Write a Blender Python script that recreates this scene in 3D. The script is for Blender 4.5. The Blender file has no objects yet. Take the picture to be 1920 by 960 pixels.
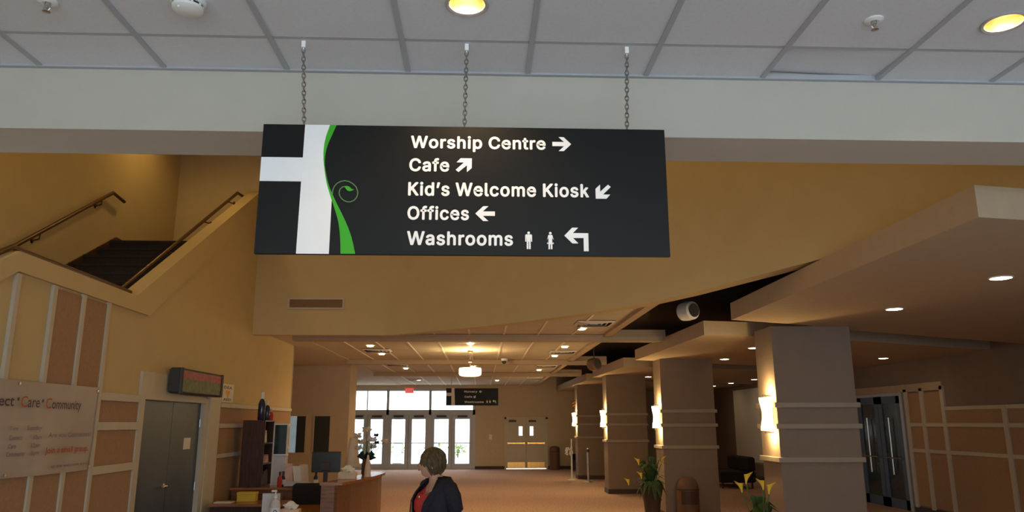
import bpy, bmesh, math, random
from mathutils import Vector, Matrix
random.seed(7)
PI = math.pi
scene = bpy.context.scene
COL = scene.collection

# ------------------------------------------------------------------ camera
cam_data = bpy.data.cameras.new('camera'); cam = bpy.data.objects.new('camera', cam_data); COL.objects.link(cam)
cam_data.sensor_width = 36.0; cam_data.lens = 36.0 * 1408 / 1920; cam_data.clip_end = 300
pitch, yaw, roll = 0.2187, 0.04166, -0.0015
fw = Vector((math.sin(yaw) * math.cos(pitch), math.cos(yaw) * math.cos(pitch), math.sin(pitch)))
rt = Vector((math.cos(yaw), -math.sin(yaw), 0)); up = rt.cross(fw)
rt2 = rt * math.cos(roll) + up * math.sin(roll); up2 = up * math.cos(roll) - rt * math.sin(roll)
cam.matrix_world = Matrix(((rt2.x, up2.x, -fw.x, 0), (rt2.y, up2.y, -fw.y, 0), (rt2.z, up2.z, -fw.z, 1.8), (0, 0, 0, 1)))
scene.camera = cam

# ------------------------------------------------------------------ world, daylight, exposure
world = bpy.data.worlds.new('sky'); scene.world = world; world.use_nodes = True
bg = world.node_tree.nodes['Background']; bg.inputs[0].default_value = (0.84, 0.92, 1.0, 1); bg.inputs[1].default_value = 4.6
def portal(loc, rot, sx, sy):
    l = bpy.data.lights.new('daylight_portal', 'AREA'); l.shape = 'RECTANGLE'; l.size = sx; l.size_y = sy
    l.cycles.is_portal = True
    o = bpy.data.objects.new('daylight_portal', l); o.location = loc; o.rotation_euler = rot; COL.objects.link(o)
portal((1.0, -4.9, 1.75), (PI / 2, 0, 0), 9.0, 3.3)              # glazed front behind the photographer
portal((-2.8, 31.25, 1.6), (-PI / 2, 0, 0), 5.2, 3.1)            # glazed entrance at the far end
scene.view_settings.view_transform = 'Standard'; scene.view_settings.look = 'None'
scene.view_settings.gamma = 1.0; scene.view_settings.use_curve_mapping = False
scene.view_settings.exposure = 0.0
scene.cycles.max_bounces = 8; scene.cycles.diffuse_bounces = 5; scene.cycles.sample_clamp_indirect = 4.0
LAMP = (1.0, 0.59, 0.11)
P_ATR, P_DOWN, P_NEAR = 30.0, 9.0, 45.0

# ------------------------------------------------------------------ materials
def mat(name, col, rough=0.7, metal=0.0, var=0.06, scale=8.0, bump=0.0, bscale=None, emit=0.0, ecol=None, spec=0.3, stretch=None):
    m = bpy.data.materials.new(name); m.use_nodes = True; nt = m.node_tree; n = nt.nodes; L = nt.links
    b = n['Principled BSDF']; b.inputs['Roughness'].default_value = rough; b.inputs['Metallic'].default_value = metal
    b.inputs['Specular IOR Level'].default_value = spec
    tc = n.new('ShaderNodeTexCoord'); src = tc.outputs['Object']
    if stretch:
        mp = n.new('ShaderNodeMapping'); mp.inputs['Scale'].default_value = stretch; L.new(src, mp.inputs['Vector']); src = mp.outputs['Vector']
    nz = n.new('ShaderNodeTexNoise'); nz.inputs['Scale'].default_value = scale; nz.inputs['Detail'].default_value = 4
    L.new(src, nz.inputs['Vector'])
    cr = n.new('ShaderNodeValToRGB'); L.new(nz.outputs['Fac'], cr.inputs['Fac'])
    cr.color_ramp.elements[0].position = 0.3; cr.color_ramp.elements[1].position = 0.7
    cr.color_ramp.elements[0].color = (*[max(0, c * (1 - var)) for c in col], 1)
    cr.color_ramp.elements[1].color = (*[min(1, c * (1 + var)) for c in col], 1)
    L.new(cr.outputs['Color'], b.inputs['Base Color'])
    if bump:
        nb = n.new('ShaderNodeTexNoise'); nb.inputs['Scale'].default_value = bscale or 120; L.new(tc.outputs['Object'], nb.inputs['Vector'])
        bp = n.new('ShaderNodeBump'); bp.inputs['Strength'].default_value = bump; bp.inputs['Distance'].default_value = 0.01
        L.new(nb.outputs['Fac'], bp.inputs['Height']); L.new(bp.outputs['Normal'], b.inputs['Normal'])
    if emit:
        b.inputs['Emission Color'].default_value = (*(ecol or col), 1); b.inputs['Emission Strength'].default_value = emit
    return m
M = dict(
    tile=mat('ceiling_tile', (0.69, 0.70, 0.75), 0.9, var=0.03, scale=60, bump=0.25, bscale=180),
    tee=mat('tee_metal', (0.43, 0.44, 0.48), 0.6, var=0.02),
    bulk=mat('bulkhead_paint', (0.52, 0.485, 0.43), 0.85, var=0.02, bump=0.05),
    gold=mat('gold_paint', (0.60, 0.47, 0.25), 0.85, var=0.03, scale=3, bump=0.05),
    tan=mat('tan_fabric_panel', (0.40, 0.25, 0.145), 0.95, var=0.08, scale=40, bump=0.2, bscale=300),
    cream=mat('cream_trim', (0.56, 0.50, 0.40), 0.6, var=0.03),
    taupe=mat('taupe_paint', (0.25, 0.19, 0.15), 0.85, var=0.04, scale=5, bump=0.06),
    taupe2=mat('taupe_trim', (0.34, 0.285, 0.235), 0.7, var=0.03),
    canopy=mat('canopy_paint', (0.48, 0.37, 0.26), 0.85, var=0.03),
    dark=mat('unlit_void_dark', (0.06, 0.05, 0.045), 0.9, var=0.1),  # shade of unlit recesses put into the colour
    carpet=mat('carpet', (0.54, 0.36, 0.285), 0.95, var=0.28, scale=22, bump=0.3, bscale=400),
    entry=mat('entry_bounce_tile', (0.55, 0.57, 0.60), 0.4, var=0.06),
    hallwall=mat('hall_paint', (0.55, 0.44, 0.30), 0.85, var=0.03),
    htile=mat('hall_tile', (0.62, 0.55, 0.44), 0.9, var=0.04, scale=30, bump=0.2, bscale=150),
    htee=mat('hall_tee', (0.85, 0.80, 0.68), 0.5, var=0.02),
    brown=mat('brown_carpet_stair', (0.035, 0.022, 0.018), 0.95, var=0.3, scale=60, bump=0.3),
    rail=mat('rail_wood', (0.10, 0.045, 0.022), 0.35, var=0.25, scale=20, stretch=(3, 0.3, 3)),
    skirt=mat('skirting_dark', (0.07, 0.045, 0.035), 0.6, var=0.15),
    signblack=mat('sign_black', (0.003, 0.003, 0.003), 0.46, var=0.1, spec=0.28),
    signwhite=mat('sign_white', (0.92, 0.92, 0.94), 0.45, var=0.01),
    green=mat('sign_green', (0.05, 0.42, 0.02), 0.45, var=0.03),
    greend=mat('sign_green_dull', (0.11, 0.24, 0.09), 0.45, var=0.03),
    chain=mat('chain_steel', (0.45, 0.44, 0.42), 0.3, metal=1.0, var=0.1),
    white=mat('white_plastic', (0.80, 0.80, 0.79), 0.45, var=0.02),
    greydk=mat('grey_plastic', (0.05, 0.05, 0.052), 0.5, var=0.1),
    gasket=mat('vent_black', (0.02, 0.02, 0.02), 0.8),
    doorblue=mat('door_blue', (0.05, 0.075, 0.12), 0.45, var=0.08, spec=0.5),
    metal=mat('brushed_metal', (0.55, 0.54, 0.52), 0.35, metal=1.0, var=0.06),
    alu=mat('aluminium_frame', (0.42, 0.42, 0.42), 0.45, metal=0.3, var=0.04),
    brass=mat('brass_plate', (0.75, 0.42, 0.12), 0.25, metal=1.0, var=0.15, scale=6, stretch=(6, 1, 0.3)),
    lamp=mat('lamp_glow', (1, 0.85, 0.6), 0.5, emit=30, ecol=(1, 0.80, 0.45)),
    sconce=mat('sconce_glass', (1, 0.9, 0.7), 0.4, emit=22, ecol=(1, 0.70, 0.28)),
    pendant=mat('pendant_shade', (1, 0.9, 0.7), 0.5, emit=7, ecol=(1, 0.75, 0.38)),
    gold_reflector=mat('gold_reflector', (0.98, 0.74, 0.40), 0.35, metal=1.0, var=0.12, scale=14),
    steelring=mat('grey_ring', (0.42, 0.40, 0.40), 0.5, var=0.05),
    wood=mat('cherry_wood', (0.20, 0.075, 0.035), 0.3, var=0.3, scale=10, stretch=(0.6, 6, 6), spec=0.5),
    woodlight=mat('cherry_top', (0.36, 0.14, 0.05), 0.22, var=0.25, scale=9, stretch=(0.6, 6, 6), spec=0.6),
    wooddark=mat('dark_walnut', (0.065, 0.024, 0.015), 0.4, var=0.3, scale=10, stretch=(6, 6, 0.6)),
    banner=mat('banner_vinyl', (0.46, 0.39, 0.34), 0.5, var=0.1, scale=2.2),
    ink=mat('ink_dark', (0.09, 0.07, 0.10), 0.7), inkgrey=mat('ink_grey', (0.26, 0.22, 0.26), 0.7), inkred=mat('ink_red', (0.50, 0.12, 0.05), 0.7),
    yellow=mat('yellow_card', (0.70, 0.50, 0.06), 0.6, var=0.1), orange=mat('orange_print', (0.85, 0.42, 0.03), 0.6),
    red=mat('red_fabric', (0.50, 0.045, 0.04), 0.75, var=0.12, scale=25),
    exitred=mat('exit_red', (0.75, 0.10, 0.08), 0.5, emit=0.6, ecol=(0.9, 0.12, 0.10)),
    ledred=mat('led_red', (0.30, 0.012, 0.03), 0.5, var=0.5, scale=20), ledgreen=mat('led_green', (0.07, 0.085, 0.012), 0.5, var=0.6, scale=18),
    skin=mat('skin', (0.55, 0.32, 0.22), 0.55, var=0.05, scale=12), hair=mat('hair_brown', (0.11, 0.075, 0.038), 0.55, var=0.45, scale=45, stretch=(1, 1, 0.25), bump=0.5, bscale=90),
    navy=mat('navy_jacket', (0.018, 0.019, 0.030), 0.85, var=0.2, scale=35, bump=0.2, bscale=200), trouser=mat('black_trousers', (0.015, 0.015, 0.017), 0.85), lip=mat('lip', (0.42, 0.14, 0.12), 0.5), eye=mat('eye_dark', (0.03, 0.02, 0.015), 0.2), eyewhite=mat('eye_white', (0.75, 0.72, 0.7), 0.3),
    leaf=mat('leaf_green', (0.035, 0.075, 0.02), 0.5, var=0.5, scale=12), lily=mat('lily_yellow', (0.88, 0.62, 0.06), 0.5, var=0.1), stem=mat('stem_green', (0.09, 0.15, 0.03), 0.5),
    petal=mat('petal_cream', (0.72, 0.55, 0.42), 0.6, var=0.1), petalwhite=mat('petal_white', (0.80, 0.80, 0.82), 0.6), darkleaf=mat('leaf_dark', (0.012, 0.03, 0.03), 0.4, var=0.3),
    pot=mat('dark_pot', (0.05, 0.03, 0.02), 0.4, var=0.15), bin=mat('brown_bin', (0.13, 0.07, 0.045), 0.55, var=0.12), binflap=mat('bin_flap', (0.06, 0.032, 0.022), 0.5),
    paper=mat('paper', (0.78, 0.75, 0.68), 0.8, var=0.04), pink=mat('pink_leaflet', (0.72, 0.48, 0.40), 0.7, var=0.15), screen=mat('dark_screen', (0.015, 0.018, 0.022), 0.2, spec=0.5),
    bottleblue=mat('bottle_blue', (0.015, 0.02, 0.055), 0.2, spec=0.6), clearplastic=mat('clear_plastic', (0.62, 0.62, 0.66), 0.25), labelblue=mat('label_blue', (0.10, 0.14, 0.45), 0.5),
    sofa=mat('black_upholstery', (0.018, 0.015, 0.015), 0.8), painting=mat('painting_dark', (0.09, 0.025, 0.02), 0.5, var=0.8, scale=5), board=mat('white_board', (0.70, 0.66, 0.58), 0.5, var=0.02),
    bark=mat('bush_green', (0.30, 0.36, 0.10), 0.8, var=0.5, scale=6), paving=mat('paving', (0.62, 0.62, 0.60), 0.9, var=0.08, scale=2), bluecol=mat('outdoor_post', (0.55, 0.72, 0.80), 0.7), winblue=mat('office_glass', (0.03, 0.045, 0.05), 0.15, spec=0.6), blind=mat('glow_blind', (0.32, 0.42, 0.48), 0.5, var=0.15, scale=6, emit=0.22, ecol=(0.6, 0.8, 0.9)),  # the blind emits faintly, in place of office light behind it
)
def glass_mat():
    m = bpy.data.materials.new('clear_glass'); m.use_nodes = True; nt = m.node_tree; nt.nodes.clear()
    o = nt.nodes.new('ShaderNodeOutputMaterial'); t = nt.nodes.new('ShaderNodeBsdfTransparent'); g = nt.nodes.new('ShaderNodeBsdfGlossy'); mx = nt.nodes.new('ShaderNodeMixShader')
    t.inputs[0].default_value = (0.95, 0.98, 0.98, 1); g.inputs['Roughness'].default_value = 0.03; mx.inputs[0].default_value = 0.06
    nt.links.new(t.outputs[0], mx.inputs[1]); nt.links.new(g.outputs[0], mx.inputs[2]); nt.links.new(mx.outputs[0], o.inputs[0]); return m
M['glass'] = glass_mat()

# ------------------------------------------------------------------ mesh helpers
class MB:
    def __init__(s): s.v = []; s.f = []
    def add(s, vs, fs):
        b = len(s.v); s.v += [tuple(v) for v in vs]; s.f += [tuple(b + i for i in f) for f in fs]; return s
    def box(s, x0, x1, y0, y1, z0, z1):
        return s.add([(x0, y0, z0), (x1, y0, z0), (x1, y1, z0), (x0, y1, z0), (x0, y0, z1), (x1, y0, z1), (x1, y1, z1), (x0, y1, z1)],
                     [(0, 3, 2, 1), (4, 5, 6, 7), (0, 1, 5, 4), (1, 2, 6, 5), (2, 3, 7, 6), (3, 0, 4, 7)])
    def bbox(s, x0, x1, y0, y1, z0, z1, c):      # chamfered box
        pts = []
        for z, i in ((z0, c), (z0 + c, 0), (z1 - c, 0), (z1, c)):
            pts.append([(x0 + i, y0 + i, z), (x1 - i, y0 + i, z), (x1 - i, y1 - i, z), (x0 + i, y1 - i, z)])
        return s.rings(pts, True, True)
    def rings(s, rings, capa=True, capb=True, closed=True):
        n = len(rings[0]); vs = [p for r in rings for p in r]; fs = []
        for i in range(len(rings) - 1):
            for j in range(n if closed else n - 1):
                k = (j + 1) % n; fs.append((i * n + j, i * n + k, (i + 1) * n + k, (i + 1) * n + j))
        if capa: fs.append(tuple(reversed(range(n))))
        if capb: fs.append(tuple((len(rings) - 1) * n + j for j in range(n)))
        return s.add(vs, fs)
    def lathe(s, prof, c=(0, 0, 0), n=24, capa=True, capb=True, axis='z'):
        R = []
        for r, h in prof:
            ring = []
            for j in range(n):
                a = 2 * PI * j / n; x, y = r * math.cos(a), r * math.sin(a)
                p = {'z': (x, y, h), 'y': (x, h, y), 'x': (h, x, y)}[axis]
                ring.append((c[0] + p[0], c[1] + p[1], c[2] + p[2]))
            R.append(ring)
        return s.rings(R, capa, capb)
    def tube(s, pts, r, n=8, caps=True):
        pts = [Vector(p) for p in pts]; rr = r if isinstance(r, (list, tuple)) else [r] * len(pts); R = []
        for i, p in enumerate(pts):
            t = (pts[min(i + 1, len(pts) - 1)] - pts[max(i - 1, 0)]).normalized()
            u = t.cross(Vector((0, 0, 1)))
            if u.length < 1e-3: u = t.cross(Vector((0, 1, 0)))
            u.normalize(); w = u.cross(t)
            R.append([tuple(p + (u * math.cos(2 * PI * j / n) + w * math.sin(2 * PI * j / n)) * rr[i]) for j in range(n)])
        return s.rings(R, caps, caps)
    def prism(s, poly, axis, a, b):       # polygon in the two other axes, extruded along axis from a to b
        def P(p, h): return {'x': (h, p[0], p[1]), 'y': (p[0], h, p[1]), 'z': (p[0], p[1], h)}[axis]
        n = len(poly); vs = [P(p, a) for p in poly] + [P(p, b) for p in poly]
        fs = [tuple(range(n)), tuple(reversed(range(n, 2 * n)))] + [(i, i + n, (i + 1) % n + n, (i + 1) % n) for i in range(n)]
        return s.add(vs, fs)
    def ell(s, c, rx, ry, rz, n=16, m=10):
        R = []
        for i in range(m + 1):
            a = -PI / 2 + PI * i / m; q = max(math.cos(a), 1e-3)
            R.append([(c[0] + rx * q * math.cos(2 * PI * j / n), c[1] + ry * q * math.sin(2 * PI * j / n), c[2] + rz * math.sin(a)) for j in range(n)])
        return s.rings(R, True, True)
    def mesh(s, name, material, smooth=False):
        me = bpy.data.meshes.new(name); me.from_pydata(s.v, [], s.f); me.validate()
        bm = bmesh.new(); bm.from_mesh(me); bmesh.ops.recalc_face_normals(bm, faces=bm.faces); bm.to_mesh(me); bm.free()
        me.materials.append(M[material] if isinstance(material, str) else material)
        if smooth:
            for p in me.polygons: p.use_smooth = True
            me.set_sharp_from_angle(angle=math.radians(38))
        return me
    def build(s, name, material, parent=None, smooth=False, **kw):
        return link(name, s.mesh(name, material, smooth), parent, **kw)
def link(name, me, parent=None, label=None, cat=None, group=None, kind=None, loc=None):
    o = bpy.data.objects.new(name, me); COL.objects.link(o)
    if parent: o.parent = parent
    if loc: o.location = loc
    if label: o['label'] = label
    if cat: o['category'] = cat
    if group: o['group'] = group
    if kind: o['kind'] = kind
    return o
def thing(name, label, cat, loc=(0, 0, 0), rotz=0.0, group=None, kind=None):
    o = bpy.data.objects.new(name, None); o.empty_display_size = 0.1; COL.objects.link(o); o.location = loc; o.rotation_euler = (0, 0, rotz)
    if label: o['label'] = label
    if cat: o['category'] = cat
    if group: o['group'] = group
    if kind: o['kind'] = kind
    return o
def copy_thing(o, loc, label=None, rotz=None, parent=None):
    c = o.copy(); COL.objects.link(c); c.location = loc; c.parent = parent
    if rotz is not None: c.rotation_euler = (0, 0, rotz)
    if label: c['label'] = label
    for ch in o.children:
        d = ch.copy(); COL.objects.link(d); d.parent = c
        for g in ch.children:
            e = g.copy(); COL.objects.link(e); e.parent = d
    return c
def struct(name, mb, material, smooth=False, **kw): return mb.build(name, material, None, smooth, kind='structure', **kw)
_tc = {}
def text_me(s, bold):
    if (s, bold) not in _tc:
        cu = bpy.data.curves.new('lettering', 'FONT'); cu.body = s; cu.size = 1.0; cu.offset = bold; cu.resolution_u = 3; cu.space_character = 1.0 + bold * 1.2
        o = bpy.data.objects.new('lettering', cu); COL.objects.link(o)
        dg = bpy.context.evaluated_depsgraph_get(); me = bpy.data.meshes.new_from_object(o.evaluated_get(dg))
        _tc[(s, bold)] = ([tuple(v.co) for v in me.vertices], [tuple(p.vertices) for p in me.polygons])
        bpy.data.objects.remove(o); bpy.data.curves.remove(cu); bpy.data.meshes.remove(me)
    return _tc[(s, bold)]
def text_mb(s, x0, x1, zbase, cap, y, bold=0.018, place=None):
    """lettering in the x-z plane at depth y, fitted between x0 and x1, capital height cap"""
    vs, fs = text_me(s, bold); hv = text_me('H', bold)[0]
    ch = max(v[1] for v in hv); a = min(v[0] for v in vs); b = max(v[0] for v in vs); k = (x1 - x0) / (b - a); kz = cap / ch
    mb = MB(); pts = [(x0 + (v[0] - a) * k, y, zbase + v[1] * kz) for v in vs]
    if place: pts = [place(p) for p in pts]
    return mb.add(pts, fs)
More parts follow.
